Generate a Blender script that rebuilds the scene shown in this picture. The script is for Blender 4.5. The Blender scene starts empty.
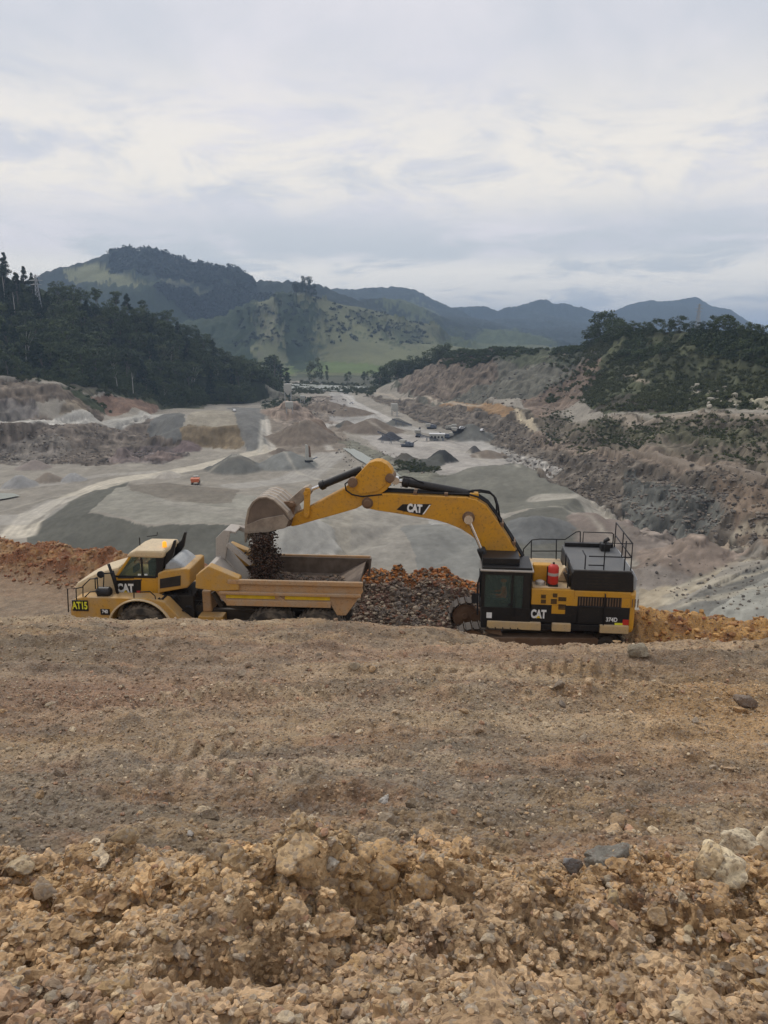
import bpy, bmesh, math, random
import numpy as np
from mathutils import Vector, Matrix, geometry
R = math.radians
rng = np.random.RandomState(7)
random.seed(7)
sc = bpy.context.scene
COL = sc.collection

# ---------------------------------------------------------------- camera
CZ, PITCH, F = 12.2, R(13.7), 747.0
cd = bpy.data.cameras.new('camera'); cam = bpy.data.objects.new('camera', cd); COL.objects.link(cam)
cam.location = (0, 0, CZ); cam.rotation_euler = (math.pi/2 - PITCH, 0, 0)
cd.sensor_fit = 'VERTICAL'; cd.sensor_height = 36; cd.lens = F/1024*36
cd.clip_start = 0.1; cd.clip_end = 60000
sc.camera = cam
sc.view_settings.view_transform = 'Standard'; sc.view_settings.look = 'None'
sc.view_settings.gamma = 1; sc.view_settings.use_curve_mapping = False
sc.view_settings.exposure = EXPOSURE = 0.0
sc.cycles.volume_bounces = 0; sc.cycles.max_bounces = 5; sc.cycles.diffuse_bounces = 3
sc.cycles.transparent_max_bounces = 8

# ---------------------------------------------------------------- sun + overcast sky
SUN_EL, SUN_AZ = R(48), R(-35)        # azimuth measured from +Y towards +X
sd = bpy.data.lights.new('sun', 'SUN'); sun = bpy.data.objects.new('sun', sd); COL.objects.link(sun)
sd.energy = 1.5; sd.angle = R(18); sd.color = (1.0, 0.95, 0.87)
sun.rotation_euler = (math.pi/2 - SUN_EL, 0, math.pi - SUN_AZ)
w = bpy.data.worlds.new('World'); sc.world = w; w.use_nodes = True
nt = w.node_tree; nt.nodes.clear()
def N(t, typ, **kw):
    n = t.nodes.new(typ)
    for k, v in kw.items(): setattr(n, k, v)
    return n
out = N(nt, 'ShaderNodeOutputWorld'); mix = N(nt, 'ShaderNodeMixShader')
sky = N(nt, 'ShaderNodeTexSky', sky_type='NISHITA', sun_disc=False, sun_elevation=SUN_EL, sun_rotation=SUN_AZ)
bg1 = N(nt, 'ShaderNodeBackground'); bg1.inputs[1].default_value = 0.06
bg2 = N(nt, 'ShaderNodeBackground'); bg2.inputs[1].default_value = 1.0
nt.links.new(sky.outputs[0], bg1.inputs[0])
mix.inputs[0].default_value = 0.93
nt.links.new(bg1.outputs[0], mix.inputs[1]); nt.links.new(bg2.outputs[0], mix.inputs[2]); nt.links.new(mix.outputs[0], out.inputs[0])
def math_node(t, op, a, b=None, clamp=False):
    n = N(t, 'ShaderNodeMath', operation=op, use_clamp=clamp)
    for i, v in enumerate((a, b)):
        if v is None: continue
        if isinstance(v, (int, float)): n.inputs[i].default_value = v
        else: t.links.new(v, n.inputs[i])
    return n.outputs[0]
def mixc(t, fac, a, b, typ='MIX'):
    n = N(t, 'ShaderNodeMix', data_type='RGBA', blend_type=typ)
    for i, v in ((0, fac), (6, a), (7, b)):
        if isinstance(v, (int, float)): n.inputs[i].default_value = v
        elif isinstance(v, tuple): n.inputs[i].default_value = (*v, 1)
        else: t.links.new(v, n.inputs[i])
    return n.outputs[2]
def noise(t, vec, scale, detail=4, rough=.5, dist=0.0):
    n = N(t, 'ShaderNodeTexNoise'); n.inputs['Scale'].default_value = scale; n.inputs['Detail'].default_value = detail
    n.inputs['Roughness'].default_value = rough; n.inputs['Distortion'].default_value = dist
    if vec is not None: t.links.new(vec, n.inputs['Vector'])
    return n.outputs['Fac']
def mrange(t, v, a, b, c=0.0, d=1.0, smooth=True):
    n = N(t, 'ShaderNodeMapRange', interpolation_type='SMOOTHSTEP' if smooth else 'LINEAR')
    t.links.new(v, n.inputs[0])
    for i, x in enumerate((a, b, c, d)): n.inputs[i+1].default_value = x
    return n.outputs[0]
# cloud layer: the view direction projected on a flat deck gives the streaks towards the horizon
tc = N(nt, 'ShaderNodeTexCoord'); sx = N(nt, 'ShaderNodeSeparateXYZ'); nt.links.new(tc.outputs['Generated'], sx.inputs[0])
zz = math_node(nt, 'ADD', math_node(nt, 'MAXIMUM', sx.outputs[2], 0.0), 0.20)
cx = N(nt, 'ShaderNodeCombineXYZ')
nt.links.new(math_node(nt, 'DIVIDE', sx.outputs[0], zz), cx.inputs[0])
nt.links.new(math_node(nt, 'DIVIDE', sx.outputs[1], zz), cx.inputs[1])
n1 = noise(nt, cx.outputs[0], 0.9, 7, .6, .4)
mp = N(nt, 'ShaderNodeMapping'); mp.inputs['Location'].default_value = (3.3, 1.7, 5.0); mp.inputs['Scale'].default_value = (1.0, 1.1, 1)
nt.links.new(cx.outputs[0], mp.inputs[0])
n2 = noise(nt, mp.outputs[0], 2.3, 8, .62, .5)
base = mixc(nt, mrange(nt, n1, .38, .64), (.70, .725, .785), (.86, .84, .885))
# low, thinner cloud: warm openings between 8 and 14 degrees, slate band below
band = math_node(nt, 'MULTIPLY', mrange(nt, sx.outputs[2], .115, .175), mrange(nt, sx.outputs[2], .33, .20))
warm = math_node(nt, 'MULTIPLY', band, mrange(nt, n2, .36, .58))
c1 = mixc(nt, warm, base, (1.0, .945, .87))
slate = math_node(nt, 'MULTIPLY', mrange(nt, sx.outputs[2], .155, .10), mrange(nt, n2, .62, .40))
c2 = mixc(nt, slate, c1, (.66, .70, .75))
low = math_node(nt, 'MULTIPLY', mrange(nt, sx.outputs[2], .10, .07), mrange(nt, n2, .36, .54))
c3 = mixc(nt, low, c2, (1.0, .965, .91))
nt.links.new(c3, bg2.inputs[0])

# ---------------------------------------------------------------- helpers
def tag(o, label=None, cat=None, group=None, kind=None):
    if label: o['label'] = label
    if cat: o['category'] = cat
    if group: o['group'] = group
    if kind: o['kind'] = kind
    return o
def empty(name, loc, rz=0, **kw):
    o = bpy.data.objects.new(name, None); COL.objects.link(o); o.location = loc; o.rotation_euler = (0, 0, rz)
    o.empty_display_size = .3
    return tag(o, **kw)
def ray(px, py):
    u = (px-384)/F; v = (py-512)/F
    return np.array([u, math.cos(PITCH)-v*math.sin(PITCH), -math.sin(PITCH)-v*math.cos(PITCH)])
def P(px, py, q):
    """survey point: q > 0 is its distance north of the camera, q < 0 its height"""
    d = ray(px, py)
    t = q/d[1] if q > 0 else (q-CZ)/d[2]
    return np.array([0, 0, CZ]) + d*t
def hash2(ix, iy, s):
    n = (ix.astype(np.int64)*374761393 + iy.astype(np.int64)*668265263 + s*1442695041) & 0xffffffff
    n = ((n ^ (n >> 13))*1274126177) & 0xffffffff
    n = n ^ (n >> 16)
    return (n & 0xffffff)/float(0xffffff)
def vnoise(x, y, s=0):
    ix = np.floor(x); iy = np.floor(y); fx = x-ix; fy = y-iy
    fx = fx*fx*fx*(fx*(fx*6-15)+10); fy = fy*fy*fy*(fy*(fy*6-15)+10)
    a = hash2(ix, iy, s); b = hash2(ix+1, iy, s); c = hash2(ix, iy+1, s); d = hash2(ix+1, iy+1, s)
    return (a*(1-fx)+b*fx)*(1-fy) + (c*(1-fx)+d*fx)*fy - .5
def fbm(x, y, s=0, o=4, g=.5):
    r = 0; a = 1.0; c, sn = math.cos(.6), math.sin(.6)
    for i in range(o):
        r = r + a*vnoise(x, y, s+i*17); x, y = (x*c-y*sn)*2.03+11.3, (x*sn+y*c)*2.03-7.1; a *= g
    return r
def cell(x, y, s=0):
    """worley: distance to the nearest point and that cell's id noise"""
    ix = np.floor(x); iy = np.floor(y); best = np.full(x.shape, 9.0); cid = np.zeros(x.shape)
    for i in (-1, 0, 1):
        for j in (-1, 0, 1):
            jx = ix+i; jy = iy+j
            d = np.hypot(jx+hash2(jx, jy, s)-x, jy+hash2(jx, jy, s+5)-y)
            m = d < best; best[m] = d[m]; cid[m] = hash2(jx, jy, s+9)[m]
    return best, cid
def sstep(a, b, x):
    t = np.clip((x-a)/(b-a), 0, 1); return t*t*(3-2*t)
def mesh_np(name, V, Fc, mat=None, colors=None, smooth=True, parent=None):
    """Fc: (n,3) or (n,4) int array"""
    me = bpy.data.meshes.new(name); V = np.asarray(V, np.float32); Fc = np.asarray(Fc, np.int32); k = Fc.shape[1]
    me.vertices.add(len(V)); me.vertices.foreach_set('co', V.ravel())
    me.loops.add(Fc.size); me.loops.foreach_set('vertex_index', Fc.ravel())
    me.polygons.add(len(Fc)); me.polygons.foreach_set('loop_start', np.arange(0, Fc.size, k, dtype=np.int32))
    me.update(calc_edges=True)
    if smooth: me.polygons.foreach_set('use_smooth', np.ones(len(Fc), bool))
    else: me.polygons.foreach_set('use_smooth', np.zeros(len(Fc), bool))
    if colors is not None:
        a = me.color_attributes.new('Col', 'FLOAT_COLOR', 'POINT')
        c = np.ones((len(V), 4), np.float32); c[:, :3] = colors; a.data.foreach_set('color', c.ravel())
    if mat: me.materials.append(mat)
    o = bpy.data.objects.new(name, me); COL.objects.link(o)
    if parent: o.parent = parent
    return o

# ---------------------------------------------------------------- materials
def new_mat(name, rough=.9, spec=.2, metal=0.0):
    m = bpy.data.materials.new(name); m.use_nodes = True; t = m.node_tree
    b = t.nodes['Principled BSDF']; b.inputs['Roughness'].default_value = rough
    b.inputs['Specular IOR Level'].default_value = spec; b.inputs['Metallic'].default_value = metal
    return m, t, b
def earth_mat(name, s1, s2, var=.5, bump=.5, bdist=.05, vor=1.0):
    """bare earth: the surveyed colour of the spot, broken up by grain of two sizes"""
    m, t, b = new_mat(name, .95, .12)
    at = N(t, 'ShaderNodeAttribute', attribute_name='Col'); g = N(t, 'ShaderNodeNewGeometry'); pos = g.outputs['Position']
    a = noise(t, pos, s1, 6, .65); c = noise(t, pos, s2, 5, .7)
    v = N(t, 'ShaderNodeTexVoronoi'); v.inputs['Scale'].default_value = s2*1.2; t.links.new(pos, v.inputs['Vector'])
    f = math_node(t, 'ADD', mrange(t, a, .3, .7, 1-var*.5, 1+var*.5, False), mrange(t, c, .3, .7, -var*.35, var*.35, False))
    hsv = N(t, 'ShaderNodeHueSaturation'); t.links.new(at.outputs['Color'], hsv.inputs['Color']); t.links.new(f, hsv.inputs['Value'])
    sep = N(t, 'ShaderNodeSeparateColor'); t.links.new(v.outputs['Color'], sep.inputs[0])
    col = mixc(t, math_node(t, 'MULTIPLY', mrange(t, sep.outputs[0], .72, .85), .45*vor), hsv.outputs[0], (.30, .27, .235))
    col = mixc(t, math_node(t, 'MULTIPLY', mrange(t, sep.outputs[1], .8, .9), .5*vor), col, (.13, .085, .06))
    t.links.new(col, b.inputs['Base Color'])
    bp = N(t, 'ShaderNodeBump'); bp.inputs['Strength'].default_value = bump; bp.inputs['Distance'].default_value = bdist
    h = math_node(t, 'SUBTRACT', math_node(t, 'ADD', a, math_node(t, 'MULTIPLY', c, .7)), math_node(t, 'MULTIPLY', v.outputs['Distance'], .45*vor))
    t.links.new(h, bp.inputs['Height']); t.links.new(bp.outputs[0], b.inputs['Normal'])
    return m
def paint_mat(name, col, dust=.25, dcol=(.33, .26, .19), rough=.45, scale=2.0, rust=0.0):
    """machine paint under a layer of dust, with scuffs"""
    m, t, b = new_mat(name, rough, .4)
    tcn = N(t, 'ShaderNodeTexCoord'); p = tcn.outputs['Object']; g = N(t, 'ShaderNodeNewGeometry')
    a = noise(t, p, scale, 6, .65); c = noise(t, p, scale*7, 4, .7)
    s = N(t, 'ShaderNodeSeparateXYZ'); t.links.new(g.outputs['Normal'], s.inputs[0])
    up = mrange(t, s.outputs[2], .2, .9, 0, .55)          # dust settles on what faces up
    f = math_node(t, 'ADD', math_node(t, 'MULTIPLY', mrange(t, a, .35, .7), dust*1.3), math_node(t, 'MULTIPLY', up, dust*1.6 if dust < .5 else .9), True)
    cc = mixc(t, f, col, dcol)
    cc = mixc(t, math_node(t, 'MULTIPLY', mrange(t, c, .56, .70), .45), cc, (.09, .06, .04))
    if rust: cc = mixc(t, math_node(t, 'MULTIPLY', mrange(t, c, .5, .7), rust), cc, (.16, .075, .035))
    t.links.new(cc, b.inputs['Base Color'])
    t.links.new(math_node(t, 'ADD', math_node(t, 'MULTIPLY', f, .4), rough, True), b.inputs['Roughness'])
    bp = N(t, 'ShaderNodeBump'); bp.inputs['Strength'].default_value = .25; bp.inputs['Distance'].default_value = .02
    t.links.new(a, bp.inputs['Height']); t.links.new(bp.outputs[0], b.inputs['Normal'])
    return m
def leaf_mat(name, c1, c2, scale=.25):
    m, t, b = new_mat(name, .75, .2)
    g = N(t, 'ShaderNodeNewGeometry'); oi = N(t, 'ShaderNodeObjectInfo')
    a = noise(t, g.outputs['Position'], scale, 3, .6)
    f = math_node(t, 'ADD', mrange(t, a, .3, .7, 0, .7), math_node(t, 'MULTIPLY', oi.outputs['Random'], .5), True)
    c = mixc(t, f, c1, c2)
    c = mixc(t, math_node(t, 'MULTIPLY', g.outputs['Random Per Island'], .35), c, (c2[0]*1.2, c2[1]*1.15, c2[2]))
    t.links.new(c, b.inputs['Base Color'])
    return m
def plain_mat(name, col, rough=.7, spec=.3, metal=0.0, var=.25, scale=4.0):
    m, t, b = new_mat(name, rough, spec, metal)
    tcn = N(t, 'ShaderNodeTexCoord'); a = noise(t, tcn.outputs['Object'], scale, 5, .6)
    h = N(t, 'ShaderNodeHueSaturation'); h.inputs['Color'].default_value = (*col, 1)
    t.links.new(mrange(t, a, .3, .7, 1-var, 1+var, False), h.inputs['Value']); t.links.new(h.outputs[0], b.inputs['Base Color'])
    return m
M = {}
M['soil'] = earth_mat('soil', 2.2, 26, .6, .9, .05)
M['rubble'] = earth_mat('rubble', 5, 40, .5, .5, .02)
M['pit'] = earth_mat('pit_ground', .06, .5, .30, .35, .8, 0.0)
M['far'] = earth_mat('far_hills', .006, .05, .35, .5, 12, 0.0)
M['yellow'] = paint_mat('machine_yellow', (.62, .31, .022), .16, (.36, .25, .14), .45, 1.5)
M['boom_yellow'] = paint_mat('boom_yellow', (.62, .30, .02), .30, (.36, .215, .09), .5, 1.3, .30)
M['yellow_dusty'] = paint_mat('dusty_yellow', (.56, .30, .05), .42, (.42, .31, .19))
M['bed'] = paint_mat('bed_paint', (.50, .29, .13), .7, (.45, .33, .22), .7, 2.5, .25)
M['bed_in'] = paint_mat('bed_lining', (.10, .075, .055), .4, (.24, .19, .15), .8)
M['cream'] = paint_mat('roof_cream', (.68, .52, .30), .30, (.50, .42, .31))
M['tan'] = paint_mat('walkway_tan', (.60, .42, .20), .45, (.46, .36, .25))
M['black'] = paint_mat('black_paint', (.012, .012, .013), .06, (.10, .08, .065))
M['rail'] = plain_mat('rail_black', (.018, .018, .02), .6)
M['steel'] = paint_mat('track_steel', (.045, .037, .03), .22, (.15, .115, .085), .6)
M['bucket'] = paint_mat('bucket_steel', (.22, .175, .135), .45, (.48, .40, .31), .7)
M['bucket_shaded'] = paint_mat('bucket_shaded_side', (.13, .098, .075), .3, (.28, .215, .165), .8)  # dirty brown for the side plates, with their shade put into the colour
M['worn'] = paint_mat('worn_plate', (.40, .37, .33), .35, (.52, .46, .39), .55)
M['grille'] = plain_mat('grille', (.035, .03, .025), .7)
M['rubber'] = paint_mat('tyre_rubber', (.04, .037, .035), .7, (.25, .21, .16), .85)
M['chrome'] = plain_mat('cylinder_rod', (.75, .74, .72), .18, .5, .9, .05)
M['red'] = paint_mat('extinguisher_red', (.55, .03, .02), .08)
M['white'] = plain_mat('white_lettering', (.8, .8, .78), .5, .3, 0, .08)
M['signyellow'] = plain_mat('sign_yellow', (.75, .72, .05), .5, .3, 0, .1)
M['stripe'] = plain_mat('stripe_yellow', (.75, .52, .03), .5, .3, 0, .15)
M['grey'] = paint_mat('grey_platform', (.085, .09, .095), .2, (.22, .21, .19))
M['bluegrey'] = paint_mat('dusty_grey_cover', (.36, .39, .41), .35, (.45, .45, .43))
M['brown'] = paint_mat('rusty_brown', (.16, .09, .05), .4, (.28, .2, .14), .8)
M['skin'] = plain_mat('skin', (.45, .26, .18), .6)
M['vest'] = plain_mat('orange_vest', (.85, .17, .03), .8)
M['trousers'] = plain_mat('navy_trousers', (.03, .035, .06), .9)
m, t, b = new_mat('amber_lamp', .3); b.inputs['Base Color'].default_value = (.9, .4, .03, 1)
b.inputs['Emission Color'].default_value = (1, .42, .04, 1); b.inputs['Emission Strength'].default_value = .8; M['amber'] = m
m, t, b = new_mat('cab_glass', .06, .5); b.inputs['Base Color'].default_value = (.42, .52, .46, 1); b.inputs['Transmission Weight'].default_value = .9
b.inputs['IOR'].default_value = 1.05; M['glass'] = m
m, t, b = new_mat('water', .35, .25); b.inputs['Base Color'].default_value = (.30, .31, .26, 1)
g = N(t, 'ShaderNodeNewGeometry'); bp = N(t, 'ShaderNodeBump'); bp.inputs['Strength'].default_value = .15
t.links.new(noise(t, g.outputs['Position'], .6, 4), bp.inputs['Height']); t.links.new(bp.outputs[0], b.inputs['Normal']); M['water'] = m
M['leaf'] = leaf_mat('bush_leaves', (.018, .032, .014), (.085, .108, .045), .05)
M['leaf_pine'] = leaf_mat('pine_needles', (.012, .022, .013), (.028, .045, .022), .05)
M['leaf_pale'] = leaf_mat('pale_leaves', (.05, .065, .032), (.10, .115, .05), .05)
M['scrub'] = leaf_mat('scrub_leaves', (.030, .042, .019), (.095, .105, .045), .06)
M['farwood'] = leaf_mat('far_wood', (.013, .022, .016), (.026, .040, .026), .004)
M['bark'] = plain_mat('bark', (.14, .12, .10), .9)
M['palebark'] = plain_mat('pale_bark', (.42, .40, .36), .9)
M['galv'] = plain_mat('galvanised_steel', (.38, .39, .40), .5, .5, .6)
M['plantgrey'] = paint_mat('plant_grey', (.42, .42, .38), .3, (.4, .37, .32))
M['orange'] = paint_mat('orange_red_paint', (.55, .12, .03), .15)
M['carwhite'] = paint_mat('white_car_paint', (.75, .75, .74), .08)
M['blue'] = paint_mat('plant_blue_grey', (.09, .12, .17), .3, (.3, .28, .26))
# ================================================================ NEAR GROUND
def angles(dense, half=40.0):
    a = np.linspace(-half, half, dense)
    b = np.linspace(half, 360-half, 90)[1:-1]
    return np.radians(np.concatenate([a, b]))
PY = [-60, 0, 1, 2, 2.9, 3.7, 4.4, 5.2, 6, 8, 10.5, 13, 17.5, 21, 22.5, 23.3, 25.6, 90]
PZ = [10.6, 10.6, 10.5, 9.72, 9.08, 8.96, 8.6, 7.95, 7.62, 6.78, 5.97, 5.35, 4.1, 3.25, 3.0, 2.9, 0, 0]
XC = [-60, -26, -20, -13.5, -8, -1, 4, 8, 10, 14, 20, 60]
YC = [46, 41, 38.5, 36, 33.8, 33.2, 32.4, 30.8, 28.4, 26.8, 25.6, 20]
HC = [1.4, 1.3, 1.25, 1.2, 1.0, 1.35, .95, .8, 1.05, 1.25, 1.3, 1.4]
def near_h(X, Y, detail=True):
    Yw = Y + .5*fbm(X*.25, Y*.2, 3, 3)*(sstep(4, 9, Y))
    z = np.interp(Yw, PY, PZ)
    # the windrow along the slope's foot is higher in front of the truck than in front of the excavator
    cr = np.exp(-((Yw-22.4)/1.6)**2)
    z += cr*(np.interp(X, [-30, -14, -8, -1, 2, 5, 9, 14, 30], [.0, .03, .0, -.08, -.65, -1.6, -1.7, -1.3, -.9]) + .25*fbm(X*.5, Y*.3, 8, 3))
    # bank of loose spoil along the bench edge
    yc = np.interp(X, XC, YC) + .5*fbm(X*.3, Y*0, 21, 2); hc = np.interp(X, XC, HC)*(1+.5*fbm(X*.35, Y*.2, 5, 3))
    d = Y-yc
    ridge = np.where(d < 0, np.exp(-(d/1.35)**2), np.exp(-(d/1.8)**2))*hc
    pile = np.exp(-((X-1.3)/3.0)**4)*np.clip(1-(yc-Y)/4.2, 0, 1)*1.35*(Y > 20)*(d < 0)
    spoil = np.maximum(ridge, pile*(1+.3*fbm(X*.8, Y*.8, 6, 3)))
    z = np.where(Y > 22, np.maximum(z, spoil + .0*z) + np.where((z > .2) & (spoil > .2), .15, 0), z)
    z -= np.clip(d-1.6, 0, None)*.78
    if not detail: return z
    berm = sstep(1.4, 2.4, Y)*sstep(5.3, 4.4, Y)
    slope = sstep(4.6, 6, Y)*sstep(24.5, 22, Y)
    sp = np.clip(spoil/.7, 0, 1)*(Y > 24)
    # foreground windrow: heaps and overhanging clods
    f1 = fbm(X*1.1+3, Y*1.1, 31, 3); f2 = fbm(X*4.2, Y*4.2, 32, 4, .6)
    c1, i1 = cell(X*3.2+.5*f2, Y*3.2+.4*f1, 40); c2, i2 = cell(X*9+f2, Y*9, 41)
    z += berm*(.30*f1 + .17*f2 + (.17*i1+.05)*(1-c1*1.15) + .05*(1-c2*1.3)) + berm*.05*fbm(X*14, Y*14, 33, 3, .6)
    z -= 0*berm      # the hollow under it
    z -= berm*.22*np.exp(-((X-1.05)/.40)**2-((Y-4.3)/.16)**2)                 # gap by the grey stones
    zb_ = np.interp(Yw, PY, PZ); dd = z-zb_; z = np.where((berm > 0) & (dd > .13), zb_+.13+.30*(dd-.13), z)
    c5, i5 = cell(X*2.6+.35*f2, Y*2.6+.35*f1, 44); lump = np.exp(-((X+.50)/.62)**2-((Y-3.75)/.50)**2)
    z += berm*(.25*lump*(1+.35*f2) + (.35+lump)*.16*(i5+.25)*np.clip(1-c5**2*1.9, 0, 1))      # the big clay heap left of the middle
    for hx_, hy_, sx_, sy_, dp_ in ((-.78, 3.05, .13, .16, .34), (-.52, 2.98, .07, .22, .34), (-.62, 3.30, .05, .16, .22), (-.98, 3.0, .06, .12, .2), (.35, 3.6, .09, .07, .16), (1.0, 4.1, .10, .06, .2), (.15, 3.25, .06, .1, .14)):
        z -= berm*dp_*np.exp(-((X-hx_+.12*f2)/sx_)**2-((Y-hy_+.1*f1)/sy_)**2)
    # the dozed slope
    g1 = fbm(X*.7, Y*.7, 51, 4, .55); g2 = fbm(X*5, Y*5, 52, 4, .62); c3, i3 = cell(X*6+g2, Y*6, 53)
    z += slope*(.20*g1 + .055*g2 + .05*i3*(1-c3*1.3))
    z += slope*(.24*fbm(X*.20, Y*1.1, 56, 4, .55) + .05*np.abs(fbm(X*.5+2, Y*2.6, 57, 3, .5)))
    z += slope*.07*np.sin((Y+.35*g1*2+X*.03)*2*math.pi/1.9)*(.4+.8*sstep(.0, .3, g1+.1))*(Y > 7)
    for (yy, x0, x1, per, sl) in ((13.6, -4.6, -1.0, .36, .5), (10.3, -3.4, -1.7, .30, .1), (8.35, -3.1, -.9, .28, .1), (15.4, 1.0, 5.5, .36, -.3), (12.6, -6.5, -4.0, .34, .3)):
        band = np.exp(-((Y-yy)/.38)**4)*sstep(x0-.4, x0+.3, X)*sstep(x1+.4, x1-.3, X)
        cl = np.abs(((X+sl*(Y-yy))/per) % 1 - .5)*2
        z += band*(-.06 + .13*sstep(.35, .65, cl))*(.8+.5*hash2(np.floor(X/per), np.floor(Y*0), 3))
    # bench and spoil
    h1 = fbm(X*1.7, Y*1.7, 61, 4, .6); c4, i4 = cell(X*3.5+h1, Y*3.5, 62)
    z += (Y > 24)*(.05*h1*(1-sp) + sp*(.34*h1 + .20*i4*(1-c4*1.2)))
    z += .25*sstep(40, 55, np.hypot(X, Y))*fbm(X*.3, Y*.3, 63, 3)
    return z
TREADS = None
def near_col(X, Y, z):
    n = len(X)
    tan = np.array([.37, .26, .152]); pink = np.array([.34, .21, .138]); ochre = np.array([.50, .29, .11]); grey = np.array([.30, .245, .178])
    red = np.array([.24, .095, .042]); pale = np.array([.52, .40, .26]); clay = np.array([.47, .32, .185]); dgrey = np.array([.12, .098, .082])
    c = np.tile(tan, (n, 1))
    def bl(col, a):
        nonlocal c
        a = np.clip(a, 0, 1)[:, None]; c = c*(1-a) + col*a
    f1 = fbm(X*.35, Y*.5, 71, 4, .6); f2 = fbm(X*1.3+9, Y*1.9, 72, 4, .6); f3 = fbm(X*.22+4, Y*.45+2, 73, 4, .6)
    bl(pink, sstep(.0, .25, f1)*.4)
    bl(grey, sstep(.0, .25, f3)*.75)
    bl(grey, sstep(.05, .35, f2)*.55)
    bl(pink, sstep(.18, .45, -f2)*.5)
    # named patches of the slope
    f4 = fbm(X*.13, Y*1.0, 76, 4, .6); bl(pale*.95, sstep(.05, .3, f4)*.55*(Y > 5.5)); bl(grey*.62, sstep(.05, .3, -f4)*.6*(Y > 5.5))
    bl(pink, np.exp(-((X+5.5)/3.2)**2-((Y-13.8)/2.2)**2)*.8)
    bl(pink, np.exp(-((X-1)/5)**2-((Y-18.5)/1.8)**2)*.7)
    bl(clay, np.exp(-((X-5.5)/2.3)**2-((Y-11)/1.8)**2)*.75)
    bl(pale, np.exp(-((X-3.2)/2.2)**2-((Y-11.7)/.35)**2)*.8)
    bl(pale*.9, np.exp(-((X-2)/5.0)**2-((Y-11.5)/.5)**2)*.5)
    bl(grey*.8, np.exp(-((X+3.6)/.6)**2-((Y-6.9)/.45)**2)*.9)
    bl(clay, np.exp(-((X-9)/8)**2-((Y-20.5)/3)**2)*.35); bl(ochre, np.exp(-((X-6.5)/2.6)**2-((Y-12.5)/2.6)**2)*.5)
    for yy, x0, x1 in ((13.6, -4.6, -1.0), (10.3, -3.4, -1.7), (8.35, -3.1, -.9)): bl(pale, np.exp(-((Y-yy)/.3)**4)*sstep(x0-.4, x0+.3, X)*sstep(x1+.4, x1-.3, X)*.7)
    berm = sstep(5.6, 4.9, Y+.4*f2)
    bl(clay, berm*.9); bl(np.array([.52, .37, .20]), berm*np.exp(-((X+.50)/.7)**2-((Y-3.7)/.55)**2)*.7); bl(pale*np.array([1, .92, .8]), berm*sstep(.0, .3, f2)*.4); bl(ochre, berm*sstep(.1, .35, f1)*.35)
    bl(pink*.8, berm*sstep(.12, .35, -f2)*.5)
    bench = (Y > 24.6).astype(float)
    bl(np.array([.30, .225, .155]), bench*.8)
    bl(np.array([.24, .185, .13]), bench*sstep(-.1, .2, f2)*.5)
    yc = np.interp(X, XC, YC); hz = np.clip((z+.1)/1.0, 0, 1)*bench*(Y > yc-4.4)
    L = sstep(-6, -8, X); Rr = sstep(9, 10.5, X); Mi = (1-L)*(1-Rr)
    bl(np.array([.26, .115, .055]), hz*L*1.2); bl(ochre*.9, L*hz*sstep(-.05, .25, f2)*.55); bl(pale, L*hz*sstep(.25, .4, f2)*.3)
    mp_ = Mi*bench*sstep(5.2, 4.3, yc-Y)
    bl(dgrey, mp_); bl(np.array([.15, .07, .05]), mp_*sstep(.0, .22, f2)*.7); bl(np.array([.2, .17, .145]), mp_*sstep(.02, .3, -f2)*.7)
    bl(np.array([.42, .16, .04]), Mi*bench*sstep(1.0, .35, np.abs(Y-yc+.2))*(Y > 30)*.9)
    bl(ochre, Rr*bench*sstep(4.5, 3.2, yc-Y)); bl(red, Rr*bench*sstep(.0, .2, f2)*.65*sstep(4, 2.5, yc-Y))
    bl(pink*.8, Rr*bench*sstep(1.5, 2.6, yc-Y)*.6)
    return c*(1+.22*fbm(X*6, Y*6, 74, 3)[:, None])
TH = angles(900)
rr = np.concatenate([[0], np.geomspace(.6, 2.4, 30), np.geomspace(2.43, 6.2, 430), np.geomspace(6.22, 27, 520), np.geomspace(27.1, 44, 190), np.geomspace(44.5, 66, 30)])
A, RR = np.meshgrid(TH, rr, indexing='ij')
X = (RR*np.sin(A)).ravel(); Y = (RR*np.cos(A)).ravel(); Z = near_h(X, Y)
Cc = near_col(X, Y, Z)
def grid_faces(na, nr, wrap=True):
    i = np.arange(na if wrap else na-1)[:, None]; j = np.arange(nr-1)[None]
    i2 = (i+1) % na
    return np.stack([(i*nr+j), (i*nr+j+1), (i2*nr+j+1), (i2*nr+j)], -1).reshape(-1, 4)
g_near = mesh_np('ground', np.stack([X, Y, Z], 1), grid_faces(len(TH), len(rr)), M['soil'], Cc)
tag(g_near, kind='structure')

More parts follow.
